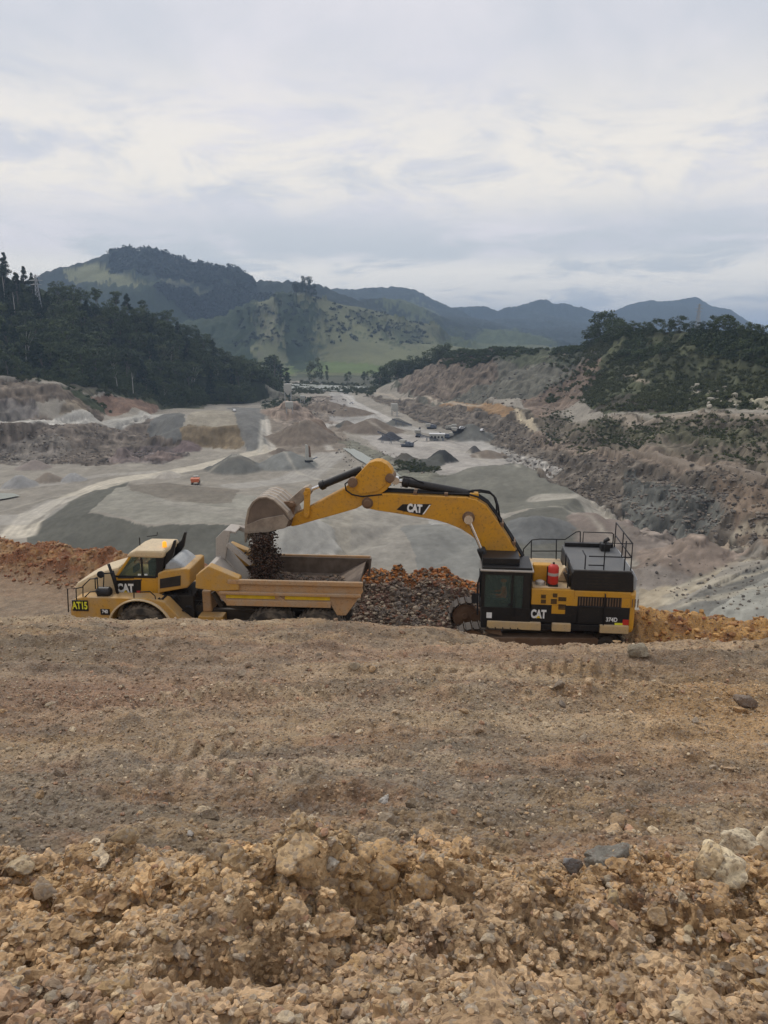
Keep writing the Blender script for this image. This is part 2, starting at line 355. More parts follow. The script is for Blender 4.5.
# ---- loose stones and clods
def ico(sub):
    bm = bmesh.new(); bmesh.ops.create_icosphere(bm, subdivisions=sub, radius=1)
    V = np.array([v.co[:] for v in bm.verts]); Fa = np.array([[v.index for v in f.verts] for f in bm.faces]); bm.free(); return V, Fa
def rock_shapes(sub, n, seed, ang=.35):
    V, Fa = ico(sub); out = []; r = np.random.RandomState(seed)
    for k in range(n):
        v = V.copy()
        for q in range(7):                                   # chip flat facets off the sphere
            d = r.normal(size=3); d /= np.linalg.norm(d); h = r.uniform(.45, .85) if sub < 4 else r.uniform(.30, .75)
            s = v@d; m = s > h; v[m] -= (s[m]-h)[:, None]*d*.9
        o = r.uniform(0, 99, 3)
        n2_ = fbm(V[:, 0]*6+V[:, 2]*4+o[0], V[:, 1]*6+V[:, 2]*5+o[1], k+50, 3, .6)*(.30 if sub == 3 else 0)*ang/.5
        nn = n2_/ang + fbm(V[:, 0]*1.7+V[:, 2]*.9+o[0], V[:, 1]*1.7+V[:, 2]*1.3+o[1], k, 4, .6)
        v *= (1+ang*nn)[:, None]
        v *= r.uniform([.8, .65, .5], [1.2, 1.0, .8])
        out.append(v)
    return out, Fa
def scatter(name, pts, size, cols, sub, seed, label, cat, mat='rubble', sink=.25, smooth=False, ang=.35, kind='stuff', mn=None):
    shapes, Fa = rock_shapes(sub, 14, seed, ang); r = np.random.RandomState(seed+1); n = len(pts)
    nv = len(shapes[0]); pick = r.randint(0, 14, n); S = np.stack(shapes)[pick]
    e = r.uniform(0, 2*math.pi, (n, 3)); e[:, :2] = r.normal(0, .35, (n, 2))
    ca, sa = np.cos(e), np.sin(e); Rm = np.zeros((n, 3, 3))
    Rz = np.zeros((n, 3, 3)); Rz[:, 0, 0] = ca[:, 2]; Rz[:, 0, 1] = -sa[:, 2]; Rz[:, 1, 0] = sa[:, 2]; Rz[:, 1, 1] = ca[:, 2]; Rz[:, 2, 2] = 1
    Rx = np.zeros((n, 3, 3)); Rx[:, 0, 0] = 1; Rx[:, 1, 1] = ca[:, 0]; Rx[:, 1, 2] = -sa[:, 0]; Rx[:, 2, 1] = sa[:, 0]; Rx[:, 2, 2] = ca[:, 0]
    V = np.einsum('nij,nkj->nki', Rz@Rx, S)*np.asarray(size)[:, None, None]
    V += np.asarray(pts)[:, None, :]; V[:, :, 2] += (np.asarray(size)*(.5-sink))[:, None]
    Fc = (Fa[None]+(np.arange(n)*nv)[:, None, None]).reshape(-1, 3)
    C = np.repeat(np.asarray(cols), nv, 0)*(1+.12*r.normal(size=(n*nv, 1))*0)
    o = mesh_np(name, V.reshape(-1, 3), Fc, M[mat], C, smooth)
    return tag(o, label, cat, kind=kind)
def stone_cols(n, r, base, palette, keep=.45, bright=1.1):
    pal = np.array(palette); c = pal[r.randint(0, len(pal), n)]
    k = (r.rand(n) < keep)[:, None]
    c = np.where(k, base*bright, c)
    return np.clip(c*r.uniform(.7, 1.25, (n, 1)), .02, .75)
PAL = [(.40, .32, .23), (.50, .40, .27), (.31, .245, .175), (.40, .24, .15), (.27, .20, .135), (.56, .45, .30), (.46, .31, .17)]
r = np.random.RandomState(11)
def near_pts(n, y0, y1, pw, xm):
    y = y0+(y1-y0)*r.rand(n)**pw; x = r.uniform(-1, 1, n)*(xm(y)); return x, y
# clods on the foreground windrow
def put(n, y0, y1, pw, xm, smin, smax, e, sub, name, label, seed, keep=.5, ang=.35, smooth=False, mask=None, pal=PAL, bright=1.12, sink=.25):
    x, y = near_pts(n, y0, y1, pw, xm)
    if mask is not None: k = mask(x, y); x, y = x[k], y[k]
    s = smin+(smax-smin)*r.rand(len(x))**e
    z = near_h(x, y); c = near_col(x, y, z)
    scatter(name, np.stack([x, y, z], 1), s, stone_cols(len(x), r, c, pal, keep, bright), sub, seed, label, 'rubble', ang=ang, smooth=smooth, sink=sink)
CL = [(.46, .31, .16), (.36, .235, .125), (.54, .40, .24), (.30, .185, .10), (.42, .31, .20), (.50, .40, .27)]
put(2100, 2.2, 5.3, 1, lambda y: .62*y+.5, .022, .10, 4.2, 3, 'clay_clods', 'crumbly tan clay clods heaped along the windrow nearest the camera', 101, .75, .6, False, pal=CL, bright=1.04, sink=.5)
put(130, 3.0, 4.6, 1, lambda y: y*0+2.6, .06, .15, 1.8, 3, 'big_clods', 'large crumbly clay clods on the heap left of centre', 110, .95, .5, True, pal=CL, bright=1.08, sink=.55, mask=lambda x, y: ((x+.55)/1.0)**2+((y-3.7)/.55)**2 < 1)
put(20000, 2.2, 5.6, 1, lambda y: .62*y+.5, .006, .034, 2.4, 2, 'gravel', 'fine tan crumbs and gravel strewn over the nearest windrow', 102, .6, .5, False, pal=CL+PAL)
put(34000, 5.3, 14, .8, lambda y: .6*y+.5, .007, .040, 4.5, 1, 'slope_gravel', 'angular brown and grey gravel over the near part of the dozed slope', 103, .62)
put(30000, 12, 24, .9, lambda y: .6*y+1, .012, .060, 5.0, 1, 'stony_dirt', 'stony brown dirt on the far part of the slope below the machines', 104, .62)
put(300, 5.5, 23, .9, lambda y: .58*y, .05, .13, 3.5, 2, 'loose_stones', 'scattered fist to head sized stones lying loose on the dozed slope', 105, .65)
# broken rock heap between truck and excavator, spoil banks left and right
def put2(n, x0, x1, y0, y1, smin, smax, e, sub, name, label, seed, pal, keep=.3, mask=None):
    x = r.uniform(x0, x1, n); y = r.uniform(y0, y1, n)
    if mask is not None: k = mask(x, y); x, y = x[k], y[k]
    s = smin+(smax-smin)*r.rand(len(x))**e; z = near_h(x, y); c = near_col(x, y, z)
    scatter(name, np.stack([x, y, z], 1), s, stone_cols(len(x), r, c, pal, keep, 1.1), sub, seed, label, 'rubble', sink=.3)
inyc = lambda lo, hi: (lambda x, y: (np.interp(x, XC, YC)-y > lo) & (np.interp(x, XC, YC)-y < hi))
put2(13000, -2.8, 5.2, 28, 34, .03, .13, 4, 2, 'broken_rock', 'heap of broken dark grey and brown rock between truck and excavator', 106,
     [(.15, .11, .08), (.21, .16, .115), (.29, .235, .17), (.20, .09, .05), (.09, .066, .05), (.38, .31, .23)], .25, inyc(-.6, 4.6))
put2(2200, -2.8, 7, 31, 34, .04, .15, 2, 2, 'orange_rubble', 'orange clay rubble along the top of the broken rock heap', 107,
     [(.50, .20, .05), (.38, .13, .035), (.55, .26, .09), (.28, .09, .03)], .1, inyc(-.6, .55))
put2(10000, -27, -6, 32, 44, .03, .15, 4, 2, 'red_rubble', 'red brown rubble bank behind the truck on the left', 108,
     [(.30, .12, .055), (.38, .17, .08), (.22, .08, .04), (.42, .27, .16), (.32, .2, .12)], .3, inyc(-1.2, 2.6))
put2(4500, 9, 22, 21, 31, .03, .16, 3.5, 2, 'ochre_rubble', 'ochre and red rubble bank right of the excavator', 109,
     [(.42, .2, .06), (.30, .11, .05), (.35, .22, .12), (.2, .1, .06)], .4, inyc(-1.2, 5.5))
# single boulders: (px, py, size m, colour, label)
def ground_hit(px, py):
    d = ray(px, py); t = np.geomspace(2, 80, 6000); p = np.array([0, 0, CZ])+t[:, None]*d
    h = near_h(p[:, 0], p[:, 1]); k = np.argmax(p[:, 2] < h); return p[k]
BS, BF = rock_shapes(4, 16, 77, .30)
def boulder(px, py, size, col, label, k, cat='boulder', squash=1.0, group=None):
    p = ground_hit(px, py); v = BS[k % 16]*size*(1.2 if sum(col) > 1.0 or size > .2 or 5 <= k <= 6 else .85); v[:, 2] *= squash
    a = k*1.3; v = v@np.array([[math.cos(a), -math.sin(a), 0], [math.sin(a), math.cos(a), 0], [0, 0, 1]]).T
    o = mesh_np('boulder', v, BF, M['rubble'], np.tile(col, (len(v), 1)), True)
    o.location = (p[0], p[1]+size*.3, near_h(np.array([p[0]]), np.array([p[1]+size*.3]))[0]+size*(.62 if .09 < size < .2 and p[1] < 7 else .25))
    return tag(o, label, cat, group)
for i, b_ in enumerate([
    (741, 858, .15, (.66, .56, .39), 'pale cream angular boulder, upper of the pair by the right edge'),
    (727, 886, .15, (.68, .56, .37), 'pale cream flat-faced boulder, lower of the pair by the right edge'),
    (706, 872, .11, (.56, .43, .26), 'sandy boulder just left of the cream pair by the right edge'),
    (766, 850, .11, (.62, .51, .35), 'cream boulder cut by the right edge of the photo'),
    (688, 936, .055, (.42, .33, .20), 'small sandy stone on the windrow below the pale boulders'),
    (608, 868, .15, (.20, .185, .155), 'large grey brown boulder with a rough top in the gap of the windrow'),
    (574, 874, .085, (.19, .185, .18), 'slate grey boulder left of the large grey brown one'),
    (660, 940, .085, (.40, .28, .16), 'tan block with a flat top on the windrow right of centre'),
    (613, 908, .075, (.42, .31, .17), 'tan slab leaning below the grey boulders'),
    (180, 965, .075, (.30, .23, .16), 'grey tan pointed stone under the big clay heap'),
    (388, 946, .05, (.40, .28, .14), 'orange tan stone beside the big clay heap'),
    (18, 878, .075, (.45, .35, .22), 'pale tan stone by the left edge of the windrow'),
    (42, 902, .10, (.33, .245, .16), 'brown block on the windrow near the left edge'),
    (160, 943, .07, (.35, .25, .14), 'brown stone at the left foot of the big clay heap'),
    (190, 836, .06, (.36, .33, .29), 'light grey stone on the crest left of the big clay heap'),
    (662, 990, .06, (.42, .27, .14), 'orange brown block near the bottom edge right of centre'),
    (10, 1000, .06, (.22, .215, .20), 'grey stone in the bottom left corner'),
    (122, 855, .11, (.33, .24, .14), 'round clay lump on the left half of the windrow'),
    (215, 862, .11, (.34, .25, .15), 'broad clay lump left of the big clay heap'),
    (622, 640, .15, (.30, .26, .18), 'round mossy boulder on the crest by the excavator rear'),
    (640, 656, .25, (.29, .25, .18), 'biggest round boulder under the excavator counterweight'),
    (600, 641, .20, (.27, .225, .16), 'brown boulder against the excavator track'),
    (560, 690, .19, (.25, .20, .15), 'brown stone standing on the slope below the excavator'),
    (562, 706, .12, (.24, .20, .16), 'smaller stone just below the standing one on the slope'),
    (745, 708, .21, (.23, .18, .14), 'dark brown boulder half buried at the right of the slope'),
    (385, 802, .07, (.45, .42, .37), 'pale grey stone in the middle of the lower slope'),
    (330, 876, .05, (.45, .40, .32), 'light stone behind the crest of the big clay heap')]):
    boulder(b_[0], b_[1], b_[2], b_[3], b_[4], i, squash=1.15)
# ================================================================ QUARRY PIT AND HILLS (triangulated survey)
Z0 = -63.0
LINES = [
 # floor, near to far (height -63)
 [(-260,640,Z0),(-60,560,Z0),(60,562,Z0),(200,566,Z0)], [(345,556,Z0),(420,575,Z0),(520,585,Z0),(640,600,Z0)],
 [(360,480,Z0),(420,500,Z0)], [(300,470,Z0),(240,480,Z0),(180,480,Z0)], [(270,462,Z0),(330,455,Z0)],
 [(420,470,Z0),(400,450,Z0),(360,430,Z0),(330,415,Z0)], [(290,412,Z0),(300,400,Z0),(310,392,Z0)], [(345,391,Z0),(360,402,Z0),(375,408,Z0)],
 [(-60,510,Z0),(0,495,Z0),(60,480,Z0),(110,470,Z0)],
 # big stockpile on the left: crown, shoulder, toe
 [(92,513,-56.5),(110,517,-56),(150,524,-55.5),(240,524,-55.5),(325,528,-56.5)],
 [(112,488,-58),(160,483,-58),(240,490,-58.5),(300,498,-59),(330,512,-58)],
 [(28,526,Z0),(50,545,-64),(100,560,-65),(200,575,-65),(345,556,-64)], [(40,505,Z0),(78,492,Z0),(118,478,Z0),(180,473,Z0)],
 # stockpiles on the right behind the boom
 [(440,476,-61),(480,466,-57),(520,463,-54),(545,475,-55),(580,495,-57)], [(450,500,Z0),(520,503,-62),(600,530,-62)],
 [(497,520,-62),(530,510,-58),(563,507,-56),(590,518,-57),(615,538,-61)], [(470,545,-62),(560,560,-63),(620,560,-63)],
 [(400,525,-62.5),(440,530,-59),(480,545,-60)],
 # right wall: toe, haul road, upper bench, bush slope, crest
 [(362,397,Z0),(391,412,Z0),(415,420,Z0),(450,425,Z0),(485,432,Z0),(493,445,Z0),(516,462,Z0),(542,477,Z0),(570,492,Z0),(599,507,-62),(644,531,-61.5),(700,540,255),(768,550,235),(860,560,200),(1000,560,160)],
 [(376,393,880),(400,399,800),(445,402,700),(480,405,640),(514,411,560),(528,420,520),(535,436,478),(555,445,440),(592,450,388),(629,452,345),(718,465,290),(768,477,260),(860,500,215),(1000,520,170)],
 [(376,392,890),(400,398,812),(445,401,714),(480,404,654),(516,409,580),(534,417,536),(548,431,488),(562,441,452),(596,447,400),(632,449,357),(720,461,302),(768,473,272),(860,494,225),(1000,512,180)],
 [(400,392,845),(445,392,740),(480,392,690),(520,395,620),(560,405,560),(604,417,430),(660,416,390),(700,415,365),(768,413,332),(860,420,280),(1000,430,220)],
 [(560,400,585),(606,414,444),(660,413,402),(700,412,377),(768,410,344),(860,416,290),(1000,426,230)],
 [(480,372,720),(520,374,660),(560,375,620),(600,380,540),(650,375,480),(700,375,450),(768,375,400),(860,380,330)],
 [(376,388,930),(400,378,880),(430,364,850),(455,350,820),(500,348,760),(550,350,710),(588,347,650),(606,338,610),(629,331,560),(680,330,520),(720,330,470),(768,341,420),(860,350,340),(1000,355,270)],
 [(376,392,980),(430,384,930),(500,376,850),(590,366,800),(680,352,700),(768,352,620),(900,360,520)],
 # sloping ground right of the excavator
 [(640,572,Z0),(690,590,-60),(768,600,-55),(860,610,-48)], [(660,640,-62),(768,640,-58),(900,660,-50)], [(650,556,-61),(720,556,-57),(768,565,-53)],
 [(727,540,250),(735,548,-58)],
 # left side: toe, bench road, face top, forest foot, forest crest
 [(-60,466,Z0),(0,463,Z0),(60,466,Z0),(110,464,Z0),(150,457,Z0),(182,452,Z0)],
 [(-60,452,440),(0,449,455),(60,452,452),(110,450,480),(150,440,540)],
 [(-60,423,455),(0,422,462),(50,424,480),(103,425,520),(156,417,590)], [(-60,419,470),(0,418,480),(50,420,500),(100,421,540),(150,415,620)],
 [(-60,380,510),(0,383,510),(56,386,530),(84,395,560),(112,412,580)], [(-60,377,525),(0,380,522),(60,383,548),(110,395,600),(165,408,690)],
 [(-60,374,540),(0,375,535),(60,380,565),(100,386,605),(160,400,690),(200,404,740),(240,402,800),(265,396,870)],
 [(-160,262,700),(-60,266,740),(0,276,750),(60,305,740),(110,311,760),(160,322,780),(200,345,800),(235,370,830),(262,390,860),(275,395,890)],
 [(-160,330,900),(-60,330,950),(60,350,950),(160,365,960),(240,382,980),(265,390,960)],
 # grey pile at the bench end, sandy cut and its plateau, ramp
 [(160,422,560),(175,415,545)], [(158,440,-62),(186,441,-62)],
 [(186,425,495),(212,426,496),(240,425,500),(250,424,508)], [(182,451,Z0),(210,449,Z0),(240,450,Z0),(262,452,Z0)],
 [(190,412,-49),(220,409,-49),(247,412,-49)], [(262,418,-56),(272,450,-62.5)], [(255,410,-53),(285,414,-60)],
 # river flat, pasture foot
 [(200,395,-63),(288,387,-64.5),(345,391,-64.5),(390,388,-63),(470,385,-63)], [(150,380,-62),(288,384,-64.5),(360,387,-64.5),(450,382,-62)],
 [(100,374,-61),(230,372,-61),(300,372,-61),(380,376,-61),(470,374,-61)], [(100,366,-60),(225,366,-60),(300,364,-60),(380,368,-60),(470,366,-60),(600,366,-60)],
 # pasture hill
 [(150,335,1850),(225,320,1850),(250,304,1850),(280,292,1880),(300,290,1900),(325,297,1950),(362,305,2020),(400,316,2060),(437,324,2100),(470,340,2100),(520,352,2000)],
 [(240,345,1720),(270,335,1700),(300,345,1720)], [(330,330,1800),(345,340,1760),(360,325,1850),(400,345,1780),(420,340,1850)], [(275,318,1780),(320,315,1850)],
 [(150,345,2250),(300,330,2300),(437,340,2400),(560,350,2400)],
 # light green hill in the gap, 2nd row
 [(430,340,2500),(470,334,2500),(505,331,2520),(545,338,2500),(600,350,2450)], [(400,300,2700),(440,318,2600),(470,330,2700)],
 # wooded tableland far left
 [(-200,300,2500),(-60,285,2500),(20,283,2550),(50,268,2600),(64,266,2600),(75,266,2600),(100,259,2620),(112,252,2650),(150,252,2700),(200,264,2650),(235,268,2600),(248,272,2560),(253,278,2545),(256,290,2520),(259,300,2500)],
 [(60,300,2300),(110,285,2350),(150,290,2300),(200,300,2300),(240,312,2250)], [(257,300,2450),(300,296,2400),(310,305,2300)],
 [(-200,330,2900),(60,330,3000),(200,320,3000),(270,320,3000)],
 # middle range
 [(230,300,4000),(256,284,4000),(272,282,4050),(290,287,4050),(320,291,4100),(336,288,4150),(352,289,4200),(376,287,4250),(390,283,4280),(402,282.5,4300),(414,289,4280),(432,299,4250),(452,306,4200),(470,313,4100),(490,320,4000)],
 [(230,315,3500),(350,305,3600),(430,315,3600)], [(230,340,4500),(350,340,4600),(490,340,4600)],
 # far range
 [(430,312,4800),(462,306,4900),(500,306,4900),(520,305,4950),(532,299,5000),(540,294,5000),(547,295,5000),(558,301,5000),(572,306,5000),(590,306.5,5050),(605,310,5100)],
 [(430,325,4400),(520,322,4300),(545,318,4400),(600,325,4400)], [(430,335,5600),(605,335,5600)],
 [(590,313,5200),(612,311,5300),(630,305,5500),(648,299.5,5500),(662,301,5500),(676,300.5,5500),(688,297,5550),(697,295.5,5600),(708,300,5550),(728,309,5500),(742,318,5450),(755,327,5400),(775,338,5300),(900,345,5200)],
 [(600,325,4700),(650,320,4800),(700,318,4800),(760,338,4700)], [(600,340,6400),(700,340,6400),(900,345,6400)],
]
pts, edges = [], []
for L in LINES:
    prev = None
    for q in L:
        p = P(*q)
        if prev is not None:
            n = max(1, int(np.hypot(*(p-prev)[:2])/(60 if p[1] < 1200 else 250)))
            for k in range(1, n): pts.append(prev+(p-prev)*k/n)
        pts.append(p); prev = p
for x, y, z in [(-60,70,-22),(0,62,-24),(50,60,-24),(-110,110,Z0),(-40,105,Z0),(30,105,Z0),(90,100,Z0-0),(-400,0,-20),(400,0,-20),(-70,20,-8),(70,15,-8),(-60,-50,4),(60,-50,4),(0,-60,4),
                (-9000,-9000,40),(9000,-9000,40),(-9000,9000,0),(9000,9000,0),(0,9000,0),(-9000,3000,100),(9000,3000,100),(0,-9000,30),(300,120,-20),(350,200,0),(450,350,20),(-380,300,-10),(-420,430,10)]:
    pts.append(np.array([x, y, z], float))
pts = np.array(pts)
co, ed, tri, *_ = geometry.delaunay_2d_cdt([Vector(p[:2]) for p in pts], [], [], 0, .01)
TP = np.array([c[:] for c in co]); 
from mathutils.kdtree import KDTree
kd = KDTree(len(pts))
for i, p in enumerate(pts): kd.insert((p[0], p[1], 0), i)
kd.balance()
TZ = np.array([pts[kd.find((c[0], c[1], 0))[1]][2] for c in TP])
tri = np.array([list(t_) for t_ in tri])
TH2 = angles(1000, 42.0)
r2 = np.concatenate([np.geomspace(56, 200, 60), np.geomspace(201, 1500, 640), np.geomspace(1510, 12500, 360)])
A2, R2 = np.meshgrid(TH2, r2, indexing='ij'); GX = R2*np.sin(A2); GY = R2*np.cos(A2); GZ = np.full(GX.shape, 0.0)
a_lo, a_hi = -math.radians(42), math.radians(42)
lr = np.log(r2)
for t_ in tri:                                                   # rasterise every facet of the survey into the grid
    x, y, z = TP[t_, 0], TP[t_, 1], TZ[t_]
    det = (y[1]-y[2])*(x[0]-x[2])+(x[2]-x[1])*(y[0]-y[2])
    if abs(det) < 1e-6: continue
    ang = np.arctan2(x, y); rad = np.hypot(x, y)
    front = y.min() > 5
    if front:
        i0 = np.searchsorted(TH2[:1000], ang.min())-1; i1 = np.searchsorted(TH2[:1000], ang.max())+1
        if i1 <= 0 or i0 >= 1000: rows = np.arange(1000, len(TH2))
        else: rows = np.concatenate([np.arange(max(i0, 0), min(i1, 1000)), np.arange(1000, len(TH2))])
        # nearest distance of a facet can be less than its corners'
        mn = rad.min()*math.cos(min((ang.max()-ang.min()), 3)/1.0) if ang.max()-ang.min() < 1.3 else 0
        j0 = max(np.searchsorted(r2, mn)-1, 0); j1 = np.searchsorted(r2, rad.max())+1
    else: rows = np.arange(len(TH2)); j0, j1 = 0, len(r2)
    if j0 >= len(r2): continue
    gx = GX[rows, j0:j1]; gy = GY[rows, j0:j1]
    w0 = ((y[1]-y[2])*(gx-x[2])+(x[2]-x[1])*(gy-y[2]))/det; w1 = ((y[2]-y[0])*(gx-x[2])+(x[0]-x[2])*(gy-y[2]))/det; w2 = 1-w0-w1
    m = (w0 >= -1e-6) & (w1 >= -1e-6) & (w2 >= -1e-6)
    if m.any():
        sub = GZ[rows, j0:j1]; sub[m] = (w0*z[0]+w1*z[1]+w2*z[2])[m]; GZ[rows, j0:j1] = sub
def blur(Z, n, m):
    for _ in range(n):
        Z[:, 1:-1] = np.where(m, .25*(Z[:, :-2]+Z[:, 2:])+.5*Z[:, 1:-1], Z[:, 1:-1])
        Zp = .25*(np.roll(Z, 1, 0)+np.roll(Z, -1, 0))+.5*Z
        Z[:, 1:-1] = np.where(m, Zp[:, 1:-1], Z[:, 1:-1])
    return Z
GZ = blur(GZ, 2, np.ones((1, len(r2)-2), bool))
GZ = blur(GZ, 1, (r2[1:-1] > 1500)[None])
def hit(px, py, lo=57):
    d = ray(px, py); az = math.atan2(d[0], d[1]); i = int(round((az-a_lo)/(a_hi-a_lo)*999)); i = min(max(i, 0), 999)
    s = d[2]/math.hypot(d[0], d[1]); m = (GZ[i] >= CZ+s*r2) & (r2 > lo)
    j = np.argmax(m) if m.any() else np.searchsorted(r2, 1290)
    return TH2[i], math.log(r2[j])
def hz(x, y):
    """terrain height at world points"""
    a = np.arctan2(x, y); fi = np.clip((a-a_lo)/(a_hi-a_lo)*999, 0, 998.99); l = np.interp(np.log(np.maximum(np.hypot(x, y), 56)), lr, np.arange(len(r2)))
    l = np.minimum(l, len(r2)-1.01); i = fi.astype(int); j = l.astype(int); u = fi-i; v = l-j
    return (GZ[i, j]*(1-u)*(1-v)+GZ[i+1, j]*u*(1-v)+GZ[i, j+1]*(1-u)*v+GZ[i+1, j+1]*u*v)
# ---- heaps set on the quarry floor (centre, radius, height) in metres, real cones
HEAPS = []
def heap(px, py, q, rad, h, col):
    p = P(px, py, q); HEAPS.append((p[0], p[1]+rad*.6, rad, h*1.3, col))
DK = (.05, .05, .047); GR = (.15, .148, .13); BR = (.19, .155, .12); LB = (.25, .21, .165)
heap(443, 463, Z0, 10, 6.5, DK); heap(475, 453, Z0, 5.5, 4, (.10, .095, .09)); heap(345, 430, Z0, 9, 5, (.09, .09, .08))
heap(371, 434, Z0, 24, 9, BR); heap(472, 441, Z0, 19, 9, GR); heap(397, 426, Z0, 12, 5, GR); heap(391, 441, Z0, 9, 5, (.06, .06, .065))
heap(232, 473, Z0, 17, 7.5, GR); heap(285, 469, Z0, 19, 7, (.2, .2, .18)); heap(302, 446, Z0, 26, 12, BR); heap(318, 441, Z0, 14, 7, (.2, .15, .11))
heap(290, 424, Z0, 26, 12, (.28, .22, .17)); heap(322, 412, Z0, 30, 8, BR); heap(350, 416, Z0, 22, 6, BR); heap(280, 455, Z0, 8, 3, BR)
heap(490, 458, Z0, 12, 3.5, BR); heap(70, 482, Z0, 7, 3.5, (.33, .32, .3)); heap(15, 488, Z0, 9, 5, (.3, .29, .27)); heap(44, 483, Z0, 8, 4, LB)
heap(165, 478, Z0, 8, 3, (.42, .38, .32)); heap(405, 462, Z0, 9, 4, (.11, .10, .08)); heap(425, 467, Z0, 12, 3, (.10, .10, .085)); heap(292, 560, Z0, 16, 7, (.42, .40, .35)); heap(120, 462, Z0, 9, 5, (.2, .16, .14)); heap(160, 460, Z0, 12, 4, (.18, .14, .12))
heap(185, 452, Z0, 9, 4, (.17, .13, .12)); heap(30, 470, Z0, 10, 4, (.26, .22, .19)); heap(540, 545, Z0, 14, 4, (.16, .16, .15)); heap(665, 585, Z0+1, 10, 4, (.22, .19, .16)); heap(640, 556, Z0, 20, 4, (.21, .175, .145)); heap(610, 540, Z0, 14, 3, (.22, .18, .15)); heap(700, 566, -58, 16, 6, (.24, .19, .15))
# ---- colours of the ground, surveyed as outlines: (colour, roughness 0..1, outline, depth limit)
AZv = A2; LRv = np.broadcast_to(lr, A2.shape)
wob = .0045*fbm(GX*.07, GY*.07, 90, 5, .62); wob2 = .014*fbm(GX*.06+7, GY*.06, 91, 5, .62)
GC = np.zeros(GX.shape+(3,)); GRg = np.zeros(GX.shape); GF = np.zeros(GX.shape)       # colour, roughness, forest
floorc = np.array([.29, .262, .215]); 
GC[:] = floorc
GC *= (1+.16*fbm(GX*.02, GY*.012, 92, 4, .6)+.14*fbm(GX*.12, GY*.05, 93, 3, .6))[..., None]
def inside(poly, warp=1.0):
    q = np.array([hit(*p) for p in poly]); a0, a1 = q[:, 0].min()-.01, q[:, 0].max()+.01
    i0, i1 = np.searchsorted(TH2[:1000], a0), np.searchsorted(TH2[:1000], a1); j0, j1 = max(np.searchsorted(lr, q[:, 1].min()-.03), 0), min(np.searchsorted(lr, q[:, 1].max()+.03), len(lr))
    a = AZv[i0:i1, j0:j1]+wob[i0:i1, j0:j1]*warp; l = LRv[i0:i1, j0:j1]+wob2[i0:i1, j0:j1]*warp; m = np.zeros(a.shape, bool)
    n = len(q)
    for k in range(n):
        (x1, y1), (x2, y2) = q[k], q[(k+1) % n]
        if y1 == y2: continue
        c = ((y1 > l) != (y2 > l)) & (a < (x2-x1)*(l-y1)/(y2-y1)+x1); m ^= c
    return (slice(i0, i1), slice(j0, j1)), m
def paint(col, poly, rough=None, a=1.0, warp=1.0, forest=None, var=.0, nz=0):
    s, m = inside(poly, warp)
    if not m.any(): return
    c = np.array(col); v = 1+var*fbm(GX[s]*.1, GY[s]*.07, 95+nz, 4, .6)
    al = (a*m)[..., None]
    GC[s] = GC[s]*(1-al)+c*v[..., None]*al
    if rough is not None: GRg[s][m] = rough
    if forest is not None: GF[s][m] = forest
def road(col, pl, wpx, a=.85, warp=.6):
    """a strip of worn, light ground following a survey line; widths in metres"""
    q = []
    for p in pl:
        az, l = hit(p[0], p[1]); rr_ = math.exp(l); q.append((rr_*math.sin(az), rr_*math.cos(az)))
    d = np.full(GX.shape, 1e9); xs = np.array(q)
    j0 = np.searchsorted(r2, np.hypot(*xs.T).min()-30); j1 = np.searchsorted(r2, np.hypot(*xs.T).max()+30); s = (slice(0, 1000), slice(max(j0, 0), j1))
    gx, gy = GX[s], GY[s]; d = np.full(gx.shape, 1e9)
    for (x1, y1), (x2, y2) in zip(q[:-1], q[1:]):
        L2 = (x2-x1)**2+(y2-y1)**2+1e-9; t = np.clip(((gx-x1)*(x2-x1)+(gy-y1)*(y2-y1))/L2, 0, 1)
        d = np.minimum(d, np.hypot(gx-x1-t*(x2-x1), gy-y1-t*(y2-y1)))
    m = sstep(wpx*.5+1.2, wpx*.5-1.2, d+warp*2.0*fbm(gx*.15, gy*.15, 97, 3))
    ruts = 1+.10*np.cos(d*2.4)
    al = (a*m)[..., None]; GC[s] = GC[s]*(1-al)+np.array(col)*ruts[..., None]*al
# heaps first, so that the paint goes over their final shape
for hx, hy, rad, h, col in HEAPS:
    rh = math.hypot(hx, hy); j0, j1 = np.searchsorted(r2, rh-rad*1.5), np.searchsorted(r2, rh+rad*1.5); s = (slice(0, 1000), slice(j0, j1))
    d = np.hypot(GX[s]-hx, GY[s]-hy)/rad; d = d*(1+.22*fbm(GX[s]*2.2/rad, GY[s]*2.2/rad, int(rad*7), 3))
    GZ[s] += h*np.clip(1-d, 0, 1)**1.0*np.where(d < .12, .9, 1)
LT = (.54, .485, .385); GL = (.275, .262, .215); GD = (.115, .113, .092); BW = (.21, .175, .145); PK = (.23, .155, .112); SC = (.06, .07, .035); FG = (.022, .034, .016)
